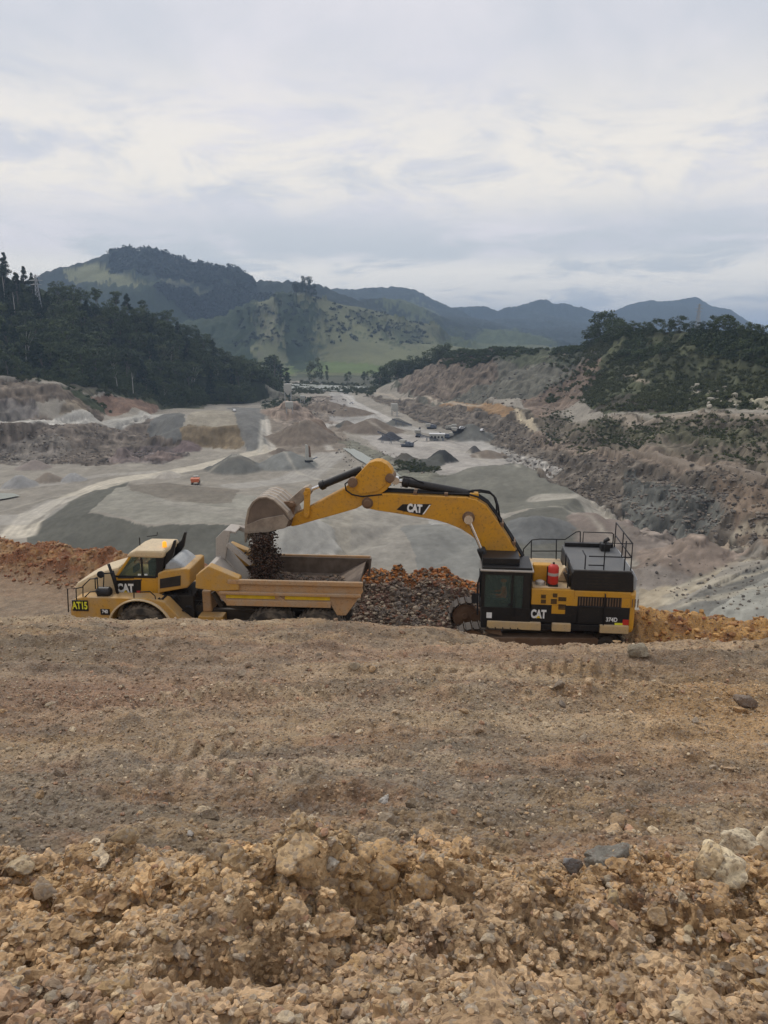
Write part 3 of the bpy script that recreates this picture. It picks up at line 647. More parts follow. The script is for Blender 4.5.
# left: terrain above and below the bench road
paint((.15, .125, .10), [(-60,425),(103,425),(150,416),(186,440),(180,455),(110,466),(0,464),(-60,468)], .8, var=.5)
paint((.22, .20, .17), [(0,440),(60,436),(72,452),(30,462),(0,462)], .8, .5, var=.5)
paint((.11, .09, .085), [(120,448),(175,445),(190,455),(165,464),(120,464)], .9, .8, var=.6)
paint((.16, .13, .10), [(-60,378),(56,385),(112,411),(100,421),(-60,420)], .8, var=.45)
paint((.12, .108, .10), [(-10,400),(36,402),(42,420),(-10,420)], .9, .7, var=.6)
paint((.22, .175, .12), [(66,402),(82,398),(95,418),(60,420)], .6, .7, var=.4)
paint(PK, [(66,386),(110,395),(165,408),(150,414),(116,416),(84,396)], .4, var=.25)
paint(SC, [(62,388),(80,391),(100,402),(108,415),(96,410),(80,398)], .6, var=.3, forest=.35)
paint((.09, .085, .05), [(-60,372),(60,378),(100,384),(160,398),(205,403),(205,409),(160,406),(100,392),(60,383),(-60,378)], .5, .75, var=.6, forest=.25)
paint(SC, [(100,384),(160,396),(200,400),(200,408),(150,403),(100,393)], .4, .8, var=.5, forest=.3)
paint((.15, .148, .135), [(156,416),(180,412),(187,440),(160,441),(150,430)], .15, var=.1)
paint((.32, .285, .22), [(184,424),(192,412),(215,410),(240,412),(252,420),(240,427)], .1, var=.15)
paint((.20, .155, .098), [(186,426),(205,424),(240,426),(252,440),(242,450),(205,449),(178,452)], .45, var=.25)
paint((.165, .163, .15), [(226,408),(262,408),(268,450),(246,452),(240,430)], .1, .9, var=.1)
paint((.21, .17, .13), [(268,416),(330,420),(352,446),(330,455),(275,452)], .3, .7, var=.3)
paint((.23, .19, .15), [(280,398),(345,395),(352,416),(300,425),(268,412)], .8, .8, var=.5)
paint((.10, .105, .07), [(258,394),(300,394),(318,408),(300,418),(270,414)], .9, .6, var=.8, forest=.2)
paint((.35, .34, .32), [(330,392),(350,392),(358,408),(395,420),(370,428),(330,420)], .1, .55, var=.3)
# centre
paint((.15, .15, .11), [(338,438),(350,440),(420,470),(470,476),(440,490),(395,480),(365,462)], .4, .75, var=.5, forest=.05)
paint((.40, .37, .33), [(400,432),(480,440),(545,470),(500,480),(440,474),(385,455),(360,436)], .1, .75, var=.2)
paint(GL, [(150,486),(118,486),(88,512),(150,524),(240,524),(330,530),(330,508),(240,494)], .1, .8, var=.25)
paint((.185, .16, .125), [(128,484),(190,487),(240,489),(232,503),(180,503),(130,492)], .1, .8, var=.12)
paint(GD, [(26,527),(50,508),(100,488),(132,479),(112,492),(88,513),(108,519),(150,526),(240,526),(330,531),(350,556),(300,600),(60,600),(30,545)], .06, .95, var=.06)
paint((.21, .205, .18), [(255,530),(300,535),(300,560),(255,565)], .1, .5, var=.1)
paint((.34, .31, .25), [(330,505),(360,500),(372,520),(350,560),(300,565),(325,540)], .15, .7, var=.25)
paint((.29, .27, .23), [(355,500),(440,490),(500,503),(540,560),(430,575),(350,560)], .12, .6, var=.25)
paint((.168, .163, .132), [(432,478),(480,466),(525,461),(590,500),(600,520),(540,508),(470,512),(430,500)], .06, .95, var=.1)
paint((.13, .126, .103), [(480,524),(530,509),(563,505),(600,520),(622,545),(600,562),(520,566),(470,545)], .06, .95, var=.07)
paint((.20, .20, .18), [(400,528),(430,524),(480,540),(520,568),(480,582),(420,575)], .06, .8, var=.1)
paint((.40, .385, .35), [(420,510),(500,512),(480,524),(430,525)], .06, .7, var=.1)
# right wall
paint((.135, .114, .09), [(362,396),(445,402),(516,411),(530,430),(560,444),(640,452),(768,477),(900,510),(900,570),(768,556),(700,546),(644,536),(599,510),(540,478),(493,447),(485,433),(415,421)], 1.0, var=.5)
paint((.098, .10, .088), [(625,470),(700,480),(725,505),(705,540),(650,533),(620,510)], 1.0, .85, var=.6, nz=2)
paint((.19, .135, .092), [(700,472),(768,485),(800,520),(768,548),(735,530),(728,500)], .7, .6, var=.4)
paint((.135, .115, .085), [(445,392),(604,417),(768,413),(900,420),(900,510),(768,474),(640,450),(560,443),(536,428),(516,410),(445,401)], .9, var=.45)
paint((.07, .075, .04), [(575,425),(640,428),(700,425),(768,428),(768,440),(700,445),(640,440),(575,432)], .9, .6, var=.7, forest=.15)
paint((.30, .185, .09), [(440,400),(500,404),(515,410),(510,417),(480,409),(440,404)], .3, .8, var=.25)
paint((.125, .12, .095), [(400,392),(430,366),(455,348),(500,346),(560,350),(592,345),(600,380),(560,404),(480,403),(420,401)], .7, var=.35)
paint((.16, .12, .09), [(398,392),(430,364),(462,350),(490,352),(500,375),(470,392),(430,400)], .9, .7, var=.5)
paint((.185, .135, .10), [(592,352),(612,352),(600,380),(575,405),(540,418),(520,400),(560,385)], .6, .85, var=.3)
paint((.075, .085, .05), [(490,346),(592,345),(580,362),(500,358)], .6, .8, var=.6, forest=.2)
paint((.075, .08, .045), [(606,336),(680,326),(768,338),(900,345),(900,412),(768,409),(660,414),(604,414),(585,405),(600,380)], .7, var=.5, forest=.4)
paint((.085, .07, .055), [(604,398),(650,396),(672,408),(640,414),(590,412)], .6, .7, var=.4)
paint((.40, .37, .30), [(690,382),(702,378),(705,390),(694,392)], .8, .7, var=.6)
paint((.42, .38, .28), [(720,398),(768,396),(768,405),(724,404)], .8, .6, var=.9)
paint((.30, .25, .19), [(614,372),(620,370),(650,382),(646,384)], .2, .8)
paint((.32, .27, .21), [(604,417),(660,416),(768,413),(768,417),(660,420),(604,421)], .1, .8)
# slope right of the excavator
paint((.14, .112, .085), [(640,530),(700,545),(727,556),(700,572),(640,575),(600,545)], .4, .9, var=.3)
paint((.36, .30, .21), [(640,578),(720,556),(735,560),(700,590),(640,622)], .25, .9, var=.25)
paint((.16, .155, .135), [(650,625),(700,592),(768,560),(820,540),(820,600),(768,640)], .3, .9, var=.4)
paint((.34, .33, .28), [(700,625),(740,590),(800,570),(800,640),(740,640)], .3, .8, var=.3)
paint((.27, .24, .21), [(640,575),(690,563),(650,590),(640,590)], .2, .7)
for k in range(9):
    y0_ = 606-k*7.5; road(((.46, .41, .31), (.20, .185, .155))[k % 2], [(652+k*5, y0_+14), (690+k*4, y0_-4), (740, y0_-16), (790, y0_-24)], 2.2+k % 3, .55, 1.5)
paint((.42, .33, .24), [(700,553),(728,540),(730,552),(712,560)], .2, .8)
# roads
road(LT, [(18,535),(35,515),(62,500),(100,487),(125,479),(150,476),(200,467),(245,455),(268,450)], 13)
road((.42, .39, .34), [(60,500),(30,520),(0,520)], 16, .6)
road((.40, .37, .32), [(0,490),(60,483),(100,476),(150,472)], 8, .6)
road((.44, .42, .37), [(-60,421),(0,420),(50,422),(103,423),(140,418),(156,415)], 13, .85)
road((.50, .46, .39), [(272,450),(268,435),(266,420)], 5, .8); road((.47, .44, .37), [(260,452),(261,440),(263,420)], 3, .8)
road((.45, .43, .39), [(350,396),(352,405),(372,412),(366,420),(330,424),(300,424)], 9, .8)
road((.50, .47, .42), [(344,394),(352,402),(380,415),(400,424)], 9, .8)
road((.42, .40, .36), [(400,424),(430,432),(480,444),(520,462),(550,475)], 14, .6)
road((.43, .41, .37), [(330,455),(300,478),(240,486)], 20, .4)
road((.46, .43, .37), [(320,425),(325,440),(330,450)], 4, .7)
road((.42, .36, .28), [(376,393),(400,399),(445,402),(480,405)], 5, .7)
road((.44, .37, .26), [(514,411),(528,420),(533,432)], 5, .95)
road((.21, .165, .125), [(535,436),(555,445),(592,451),(629,452),(718,464),(768,476)], 10, .75)
road((.42, .385, .32), [(540,500),(590,505),(620,525),(632,560)], 11, .7)
road((.50, .44, .33), [(641,571),(690,562),(728,556)], 5, .8)
road((.36, .33, .28), [(160,500),(230,512),(300,520)], 10, .3)
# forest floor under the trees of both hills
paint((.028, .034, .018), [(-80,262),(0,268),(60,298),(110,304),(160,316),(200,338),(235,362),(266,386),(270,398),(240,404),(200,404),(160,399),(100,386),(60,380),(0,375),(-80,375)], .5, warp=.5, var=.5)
for hx, hy, rad, h, col in HEAPS:
    rh = math.hypot(hx, hy); j0, j1 = np.searchsorted(r2, rh-rad*1.5), np.searchsorted(r2, rh+rad*1.5); s = (slice(0, 1000), slice(j0, j1))
    d = np.hypot(GX[s]-hx, GY[s]-hy)/rad; d = d*(1+.22*fbm(GX[s]*2.2/rad, GY[s]*2.2/rad, int(rad*7), 3)); a_ = sstep(1.05, .9, d)[..., None]
    GC[s] = GC[s]*(1-a_)+np.array(col)*a_
# wheel ruts and scrapes on the floor
for k, L in enumerate([[(26,528),(62,502),(105,486),(160,475)], [(30,522),(70,496),(112,483),(160,474),(240,456)], [(24,530),(60,506),(100,490),(140,480)], [(0,512),(50,498),(110,486),(200,470)], [(270,452),(250,462),(200,474),(140,486)], [(268,456),(300,474),(360,490)], [(300,424),(350,421),(380,414)], [(330,424),(372,424),(410,436),(470,452)],
                      [(345,396),(356,405),(376,414),(368,421),(330,426)], [(420,446),(470,452),(520,468)], [(560,500),(600,512),(628,540),(634,566)], [(550,506),(590,516),(616,544)], [(380,500),(420,520),(470,522)], [(200,505),(260,512),(320,520)], [(400,428),(440,438),(490,450),(530,466)], [(310,462),(345,470),(380,484)]]):
    road((.47, .43, .35) if k % 2 else (.20, .18, .145), L, 1.6, .45, .8)
# hills: grass, wood, scars
GRS = (.145, .15, .078)
far = r2 > 1230
GC[:, far] = np.array(GRS)*(1+.35*fbm(GX[:, far]*.004, GY[:, far]*.004, 98, 5, .6)+.15*fbm(GX[:, far]*.03, GY[:, far]*.02, 99, 4, .6))[..., None]
GC[:, r2 > 2430] = (.024, .034, .026); GF[:, r2 > 2430] = .6
paint((.115, .155, .05), [(190,366),(300,362),(385,367),(385,374),(300,372),(190,371)], a=.9, warp=.5)
paint((.05, .06, .035), [(190,376),(300,374),(400,378),(400,386),(300,380),(190,381)], a=.8, warp=2, forest=.2)
paint((.16, .15, .11), [(250,320),(275,312),(290,330),(268,345),(250,340)], a=.5, warp=6, var=.4)
for pl in ([(285,290),(312,286),(322,300),(315,325),(300,318),(290,308)], [(390,328),(410,322),(416,340),(400,348),(385,342)], [(255,322),(270,320),(272,332),(258,334)], [(228,352),(248,345),(250,358),(230,362)], [(355,322),(370,318),(372,328),(358,332)], [(436,322),(470,332),(460,345),(440,338)], [(225,324),(240,320),(245,335),(232,345)]):
    paint((.045, .06, .03), pl, a=.8, warp=7, forest=.6, var=.3)
paint((.03, .045, .022), [(112,250),(150,248),(200,260),(250,270),(258,292),(240,312),(200,296),(150,280),(112,266)], warp=3, forest=1.0)
paint((.04, .055, .028), [(-100,286),(50,266),(66,264),(80,274),(110,276),(160,290),(200,300),(230,318),(200,340),(50,320),(-100,320)], warp=4, forest=.8, a=.9)
paint((.20, .20, .10), [(64,271),(85,266),(104,264),(116,269),(135,279),(165,288),(120,283),(90,279),(66,277)], warp=1, a=.95, forest=0)
paint((.13, .13, .075), [(160,282),(185,288),(210,300),(195,300),(170,292)], warp=3, a=.8)
paint((.03, .045, .022), [(205,296),(256,290),(300,286),(316,300),(300,312),(250,300),(225,316),(205,318)], warp=4, forest=.9)
paint((.13, .15, .07), [(380,303),(410,300),(436,313),(430,322),(400,312)], warp=5, a=.6)
paint((.085, .105, .05), [(440,341),(480,332),(505,330),(545,338),(560,348),(440,350)], warp=3, a=.8)
# relief: rock faces, ruts, tree-top texture of the far woods
nr_ = r2 < 1400
rg = GRg*nr_[None]
k1, _ = cell(GX*.10, GY*.10, 71); k2, i2_ = cell(GX*.28+.4*fbm(GX*.1, GY*.1, 3), GY*.28, 72)
GZ += rg*(3.4*fbm(GX*.05, GY*.05, 81, 4, .6)+2.2*(.5-k1)+1.8*(i2_-.5)*(1-k2)+1.3*fbm(GX*.3, GY*.3, 82, 3, .65))
GC *= (1+rg*(.9*fbm(GX*.25, GY*.25, 182, 4, .7)+.5*(i2_-.5)))[..., None]
hh = GZ/6.5+.9*fbm(GX*.015, GY*.015, 183, 3); fr = hh-np.floor(hh); GZ += rg*nr_[None]*(sstep(.5, 1, fr)-fr)*6.5*.55*(GZ > -61)
GZ += (1-rg)*nr_[None]*(r2 > 150)[None]*.35*fbm(GX*.06, GY*.06, 83, 4, .5)
farm = (~nr_)[None]
GZ += farm*(1-GF)*(22*fbm(GX*.0035, GY*.0035, 84, 5, .5)*sstep(1500, 2000, R2))
ridg = np.abs(fbm(GX*.0022, GY*.0022, 185, 4, .5)); GZ -= farm*sstep(1600, 2200, R2)*55*(.22-np.minimum(ridg, .22))*2
kc, ic = cell(GX*.045, GY*.045, 85)
GZ += farm*GF*(9*fbm(GX*.004, GY*.004, 86, 5, .55)+14*(1-kc)*(.5+ic)+8*fbm(GX*.02, GY*.02, 87, 2))*sstep(1400, 1900, R2)
GC *= (1+.18*fbm(GX*.4, GY*.25, 88, 2, .6)*nr_[None])[..., None]
GC *= (1+.5*farm*GF*(.45-kc))[..., None]
jm = np.searchsorted(r2, 1290)
def sub_grid(name, j0, j1, mat):
    V = np.stack([GX[:, j0:j1].ravel(), GY[:, j0:j1].ravel(), GZ[:, j0:j1].ravel()], 1)
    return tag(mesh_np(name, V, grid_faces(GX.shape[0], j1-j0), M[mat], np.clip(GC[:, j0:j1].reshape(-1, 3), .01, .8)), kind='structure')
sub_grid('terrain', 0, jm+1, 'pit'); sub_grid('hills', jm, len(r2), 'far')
# water sheets
def water(px_pts, z, name='water'):
    V = np.array([P(x, y, z) for x, y in px_pts]); bm = bmesh.new(); f = bm.faces.new([bm.verts.new(v) for v in V])
    if f.normal.z < 0: f.normal_flip()
    bmesh.ops.recalc_face_normals(bm, faces=bm.faces); me = bpy.data.meshes.new(name); bm.to_mesh(me); bm.free()
    o = bpy.data.objects.new(name, me); COL.objects.link(o); me.materials.append(M['water']); return tag(o, kind='structure')
water([(278,390),(276,385),(300,383.6),(340,385.5),(372,387),(372,391),(345,391.5),(300,389)], -62.2, 'river')
water([(334,439),(337,438.8),(343,442),(349,445.5),(356,450),(362,452.5),(368,456.5),(377,460.5),(384,466),(393,470),(401,476),(412,481),(404,484),(396,480),(388,477.5),(381,472),(372,468),(365,463),(356,458),(350,453),(343,448.5),(339,444)], -62.2, 'stream')
water([(-20,495),(0,493),(14,493.5),(20,495.5),(8,498),(-5,500)], -62.3, 'pond')
# air
bm = bmesh.new(); bmesh.ops.create_cube(bm, size=1); me = bpy.data.meshes.new('haze'); bm.to_mesh(me); bm.free()
hzo = bpy.data.objects.new('haze', me); COL.objects.link(hzo); zt = max(GZ.max(), 20)+6; zb = min(GZ.min(), -70)-3
hzo.scale = (27000, 27000, zt-zb); hzo.location = (0, 0, (zt+zb)/2)
m = bpy.data.materials.new('haze'); m.use_nodes = True; t = m.node_tree; t.nodes.clear(); o_ = N(t, 'ShaderNodeOutputMaterial'); pv = N(t, 'ShaderNodeVolumePrincipled')
pv.inputs['Color'].default_value = (.54, .73, 1.0, 1); pv.inputs['Density'].default_value = HAZE = 1.4e-4; pv.inputs['Anisotropy'].default_value = 0.0
t.links.new(pv.outputs[0], o_.inputs['Volume']); me.materials.append(m); m.cycles.homogeneous_volume = True
tag(hzo, kind='stuff')
# ================================================================ TREES
def leaf_cloud(r, centres, radii, nper, leaf, squash=.8):
    """leaf-clump faces on the surface and inside of many small clumps"""
    Vs = []
    for c, rad in zip(centres, radii):
        d = r.normal(size=(nper, 3)); d /= np.linalg.norm(d, axis=1)[:, None]; p = c+d*(rad*r.uniform(.55, 1.05, (nper, 1)))*[1, 1, squash]
        nrm = d+r.normal(0, .55, (nper, 3)); nrm /= np.linalg.norm(nrm, axis=1)[:, None]
        a = np.cross(nrm, r.normal(size=(nper, 3))); a /= np.linalg.norm(a, axis=1)[:, None]; b = np.cross(nrm, a); s = leaf*r.uniform(.6, 1.3, (nper, 1))
        Vs.append(np.stack([p-a*s, p+b*s*.7-a*s*.1, p+a*s, p-b*s*.7+a*s*.2], 1))
    V = np.concatenate(Vs).reshape(-1, 3); return V, np.arange(len(V)).reshape(-1, 4)
def trunk_mesh(name, h, rad, limbs, r, mat, parent):
    V, Fq = [], []
    def tube(p0, p1, r0, r1, n=6, seg=3, bend=.05):
        p0, p1 = np.array(p0, float), np.array(p1, float); base = len(V); ax = p1-p0; L = np.linalg.norm(ax); ax /= L
        u = np.cross(ax, [0, 1, .3]); u /= np.linalg.norm(u); v = np.cross(ax, u)
        for k in range(seg+1):
            t = k/seg; c = p0+(p1-p0)*t+(u*math.sin(t*3)*bend*L if 0 < k < seg else 0); rr_ = r0+(r1-r0)*t
            for j in range(n): V.append(c+rr_*(u*math.cos(j*2*math.pi/n)+v*math.sin(j*2*math.pi/n)))
        for k in range(seg):
            for j in range(n): Fq.append((base+k*n+j, base+k*n+(j+1) % n, base+(k+1)*n+(j+1) % n, base+(k+1)*n+j))
    tube((0, 0, -1.0), (0, 0, h), rad, rad*.25, 7, 4)
    for l in limbs: tube((0, 0, l[2]*.55), l, rad*.4, rad*.1, 5, 2)
    return mesh_np(name, V, Fq, mat, parent=parent)
PROTO = {}
def proto_tree(kind, k):
    r = np.random.RandomState(k*13+hash(kind) % 7 if False else k*13+len(kind)*31)
    if kind == 'broad':
        h = 1.0; n = 34; th = r.uniform(0, 2*math.pi, n); zz_ = r.uniform(.32, .95, n); env = np.sqrt(np.clip(1-((zz_-.55)/.48)**2, .05, 1))*.36
        rad_ = env*np.sqrt(r.uniform(.1, 1, n)); c = np.stack([rad_*np.cos(th), rad_*np.sin(th), zz_], 1); rd = r.uniform(.07, .15, n); leaf = .028; npc = 46; th_ = .62
    elif kind == 'gum':
        n = 24; th = r.uniform(0, 2*math.pi, n); zz_ = r.uniform(.5, .97, n); rad_ = r.uniform(.02, .26, n)*np.clip(1.3-zz_*.5, .4, 1)
        c = np.stack([rad_*np.cos(th), rad_*np.sin(th), zz_], 1); rd = r.uniform(.06, .12, n); leaf = .026; npc = 42; th_ = .85
    elif kind == 'pine':
        n = 34; th = r.uniform(0, 2*math.pi, n); zz_ = r.uniform(.22, .98, n); rad_ = (1.05-zz_)*.30*np.sqrt(r.uniform(.2, 1, n))
        c = np.stack([rad_*np.cos(th), rad_*np.sin(th), zz_], 1); rd = .04+.09*(1.05-zz_); leaf = .026; npc = 40; th_ = .95
    elif kind == 'poplar':
        n = 26; th = r.uniform(0, 2*math.pi, n); zz_ = r.uniform(.12, .97, n); rad_ = .09*np.sqrt(r.uniform(0, 1, n))*np.sin(zz_*3)**.5
        c = np.stack([rad_*np.cos(th), rad_*np.sin(th), zz_], 1); rd = r.uniform(.05, .09, n); leaf = .024; npc = 40; th_ = .9
    elif kind == 'round':
        n = 30; th = r.uniform(0, 2*math.pi, n); zz_ = r.uniform(.2, .92, n); env = np.sqrt(np.clip(1-((zz_-.5)/.5)**2, .05, 1))*.42
        rad_ = env*np.sqrt(r.uniform(.1, 1, n)); c = np.stack([rad_*np.cos(th), rad_*np.sin(th), zz_], 1); rd = r.uniform(.09, .16, n); leaf = .032; npc = 44; th_ = .5
    V, Fq = leaf_cloud(r, c, rd, npc, leaf)
    me = mesh_np('crown', V, Fq, None, smooth=False); md = me.data; bpy.data.objects.remove(me)
    tr = trunk_mesh('trunk', th_, .022, [tuple(c[i]) for i in range(0, n, 5)], r, None, None); td = tr.data; bpy.data.objects.remove(tr)
    return md, td
def tree(name, kind, k, x, y, h, label, group, leaf, bark='bark', z=None, wid=1.0, cat='tree'):
    key = (kind, k % 5, leaf, bark)
    if key not in PROTO:
        md, td = proto_tree(kind, k % 5); md = md.copy(); td = td.copy(); md.materials.append(M[leaf]); td.materials.append(M[bark]); PROTO[key] = (md, td)
    md, td = PROTO[key]
    e = empty(name, (x, y, (hz(np.array([x]), np.array([y]))[0] if z is None else z)-.3), random.uniform(0, 6.28), label=label, cat=cat, group=group)
    e.scale = (h*wid, h*wid, h)
    for nm, d in (('crown', md), ('trunk', td)):
        o = bpy.data.objects.new(nm, d); COL.objects.link(o); o.parent = e
    return e
def wpt(px, py): 
    a, l = hit(px, py); rr_ = math.exp(l); return rr_*math.sin(a), rr_*math.cos(a)
ORD = 'first second third fourth fifth sixth seventh eighth ninth tenth eleventh twelfth thirteenth fourteenth fifteenth sixteenth seventeenth eighteenth nineteenth twentieth'.split()
r = np.random.RandomState(5)
# forest on the left hill: rows between its foot and its crest
foot = np.array([P(*q)[:2] for q in [(-60,374,540),(0,375,535),(60,380,565),(100,386,605),(160,400,690),(200,404,740),(240,402,800),(265,396,870)]])
crest = np.array([P(*q)[:2] for q in [(-60,266,740),(0,276,750),(60,305,740),(110,311,760),(160,322,780),(200,345,800),(235,370,830),(268,392,880)]])
cand = []
for i in range(26):
    for j in range(13):
        s = (i+.5*(j % 2)+r.uniform(-.3, .3))/25*(len(foot)-1); s = min(max(s, 0), len(foot)-1.001); t = min(max((j+r.uniform(-.35, .35))/12, 0), 1.02); k = int(s); u = s-k
        a = foot[k]*(1-u)+foot[k+1]*u; b = crest[k]*(1-u)+crest[k+1]*u; cand.append((*(a*(1-t)+b*t), t, s))
cand = [c for c in cand if -.53 < c[0]/c[1] < 0 and (r.rand() < (.9 if c[2] > .25 else .8))]
acc = []
for c in sorted(cand, key=lambda c: -c[2]):
    if all((c[0]-q[0])**2+(c[1]-q[1])**2 > 8.2**2 for q in acc): acc.append(c)
acc = acc[:215]
LAB = {'pine': 'dark pine standing in the forest on the left hill', 'broad': 'dark green broadleaf tree in the forest on the left hill', 'gum': 'tall gum tree with bare trunk in the left hill forest', 'pale': 'paler grey green tree among the dark forest trees on the left hill'}
for i, (x, y, t, s) in enumerate(acc):
    az = x/y
    if az < -.43 and t > .6: kd_ = 'pine'
    else: kd_ = r.choice(['broad', 'gum', 'round', 'pine'], p=[.42, .22, .26, .10])
    h = r.uniform(20, 30) if kd_ in ('pine', 'gum') else r.uniform(16, 25)
    if t > .9: h *= .85
    if t < .12: h *= .65
    lf = 'leaf_pine' if kd_ == 'pine' else ('leaf_pale' if r.rand() < .07 else 'leaf')
    zone = ('along the crest' if t > .8 else 'by its foot' if t < .2 else 'on the upper slope' if t > .5 else 'on the lower slope')+(', near the left edge' if az < -.40 else ', mid left' if az < -.30 else ', near its right end')
    what = 'dark pine' if kd_ == 'pine' else 'paler grey green tree' if lf == 'leaf_pale' else 'bare-trunked gum tree' if kd_ == 'gum' else 'dark round-headed tree' if kd_ == 'round' else 'dark ragged-crowned tree'
    lab = what+' of the left forest, '+zone.replace(',', ''); g = what+', left forest, '+zone
    tree({'pine': 'pine_tree', 'gum': 'gum_tree'}.get(kd_, 'forest_tree'), kd_, i, x, y, h, lab, g, lf, 'palebark' if kd_ == 'gum' and r.rand() < .5 else 'bark', wid=r.uniform(.95, 1.3) if kd_ != 'pine' else 1.0)
def bushes(name, n, samp, smin, smax, label, leaf='scrub', seed=1, nper=26, fs=.17, kind='stuff', cat='scrub', flat=.75):
    r_ = np.random.RandomState(seed); prot = []
    for k in range(6):
        c = r_.normal(0, .42, (5, 3)); c[:, 2] = np.abs(c[:, 2])*.7+.25; V, Fq = leaf_cloud(r_, c, r_.uniform(.35, .6, 5), nper, fs, flat); prot.append(V)
    P_ = samp(r_, n); n = len(P_); k = r_.randint(0, 6, n); V = np.stack(prot)[k]; s = r_.uniform(smin, smax, (n, 1)); a = r_.uniform(0, 6.28, n)
    ca, sa = np.cos(a)[:, None], np.sin(a)[:, None]; x = V[:, :, 0]*ca-V[:, :, 1]*sa; y = V[:, :, 0]*sa+V[:, :, 1]*ca
    V = np.stack([x*s, y*s, V[:, :, 2]*s], -1)+np.column_stack([P_, hz(P_[:, 0], P_[:, 1])])[:, None]
    V = V.reshape(-1, 3); o = mesh_np(name, V, np.arange(len(V)).reshape(-1, 4), M[leaf], smooth=False)
    return tag(o, label, cat, kind=kind)
def in_quad(a, b, c, d):
    def f(r_, n):
        u, v = r_.rand(n, 1), r_.rand(n, 1); return (a*(1-u)+b*u)*(1-v)+(d*(1-u)+c*u)*v
    return f
def strip(front, back, dens=None):
    fr = np.array([P(*q)[:2] for q in front]); bk = np.array([P(*q)[:2] for q in back])
    def f(r_, n):
        s = r_.uniform(0, len(fr)-1.001, n); k = s.astype(int); u = (s-k)[:, None]; v = r_.rand(n, 1)
        if dens: v = dens(v)
        p = (fr[k]*(1-u)+fr[k+1]*u)*(1-v)+(bk[k]*(1-u)+bk[k+1]*u)*v
        p += r_.normal(0, 2, p.shape); q = 5*fbm(p[:, 0]*.03, p[:, 1]*.03, 7, 3)+r_.normal(0, .8, n)
        return p[q > -.9]
    return f
bushes('undergrowth', 5200, strip([(-60,374,540),(0,375,535),(60,380,565),(100,386,605),(160,400,690),(200,404,740),(240,402,800),(265,396,870)], [(-60,266,740),(0,276,750),(60,305,740),(110,311,760),(160,322,780),(200,345,800),(235,370,830),(268,392,880)]),
       2.2, 4.6, 'dense dark undergrowth below the trees of the left hill', 'leaf', 21, cat='undergrowth')
bushes('forest_edge_scrub', 900, strip([(-60,378,528),(0,380,524),(60,384,550),(110,395,602),(165,408,692),(235,408,770)], [(-60,374,545),(0,375,540),(60,380,570),(100,386,610),(160,400,695),(240,402,805)]),
       1.2, 3.0, 'low scrub along the foot of the left forest', 'scrub', 22)
bushes('bench_scrub', 240, strip([(62,388,552),(84,397,566),(104,413,572)], [(72,388,560),(96,399,578),(110,413,582)]), 1.2, 2.6, 'strip of dark scrub on the cut face at the left', 'leaf', 23)
EC = [(560,405,560),(604,417,430),(660,416,390),(700,415,365),(768,413,332),(860,420,280)]
CR = [(588,347,650),(606,338,610),(629,331,560),(680,330,520),(720,330,470),(768,341,420)]
bushes('hill_scrub', 4300, strip([(585,404,520),(606,413,448),(660,412,406),(700,411,381),(768,409,348),(830,412,310)], [(590,348,655),(606,338,612),(629,331,562),(680,330,522),(768,341,422),(860,350,342)]),
       .7, 2.3, 'dense green and olive scrub covering the right hill', 'scrub', 24)
bushes('dark_bush', 1500, strip([(596,358,640),(612,356,590),(629,352,535),(680,350,490),(740,352,435),(820,362,365)], [(590,348,660),(606,338,615),(629,331,566),(680,330,526),(768,341,426),(860,350,345)]),
       1.8, 3.6, 'dark native bush on the upper part of the right hill', 'leaf', 25)
bushes('bench_bushes', 1500, strip([(540,440,462),(592,446,392),(632,447,362),(700,457,315),(768,470,278)], [(545,412,560),(604,419,428),(660,418,388),(700,417,363),(768,415,330)]),
       .35, 1.5, 'scattered low bushes on the terraces of the right wall', 'scrub', 26)
bushes('slope_bushes', 420, strip([(540,410,560),(560,404,588),(590,404,520),(612,404,490)], [(560,352,712),(588,350,655),(600,345,640),(625,350,580)]), .8, 2.6, 'scattered scrub on the brown slope at the left end of the bush hill', 'scrub', 41)
bushes('shoulder_scrub', 900, strip([(440,362,815),(470,366,760),(500,362,735),(550,364,690),(588,360,640)], [(455,350,822),(480,347,790),(500,347,765),(550,350,715),(588,347,655)]),
       1.3, 3.4, 'dark scrub along the crest of the grey shoulder right of centre', 'leaf', 27)
bushes('river_scrub', 700, strip([(262,398,-63),(300,394,-63),(345,394,-63),(372,398,-63)], [(230,384,-62),(300,381,-62),(345,383,-62),(400,384,-62)]), 2.0, 4.2, 'scrub and willows along the river', 'scrub', 28)
bushes('plant_scrub', 160, strip([(262,410,-61),(290,418,-63)], [(268,398,-63),(318,400,-63)]), 1.5, 3.2, 'dark scrub and rubble by the old plant', 'leaf', 29)
bushes('stream_scrub', 150, strip([(400,470,-63),(440,475,-63)], [(396,462,-63),(430,468,-63)]), .8, 1.8, 'rushes and scrub on the stream bank', 'scrub', 30)
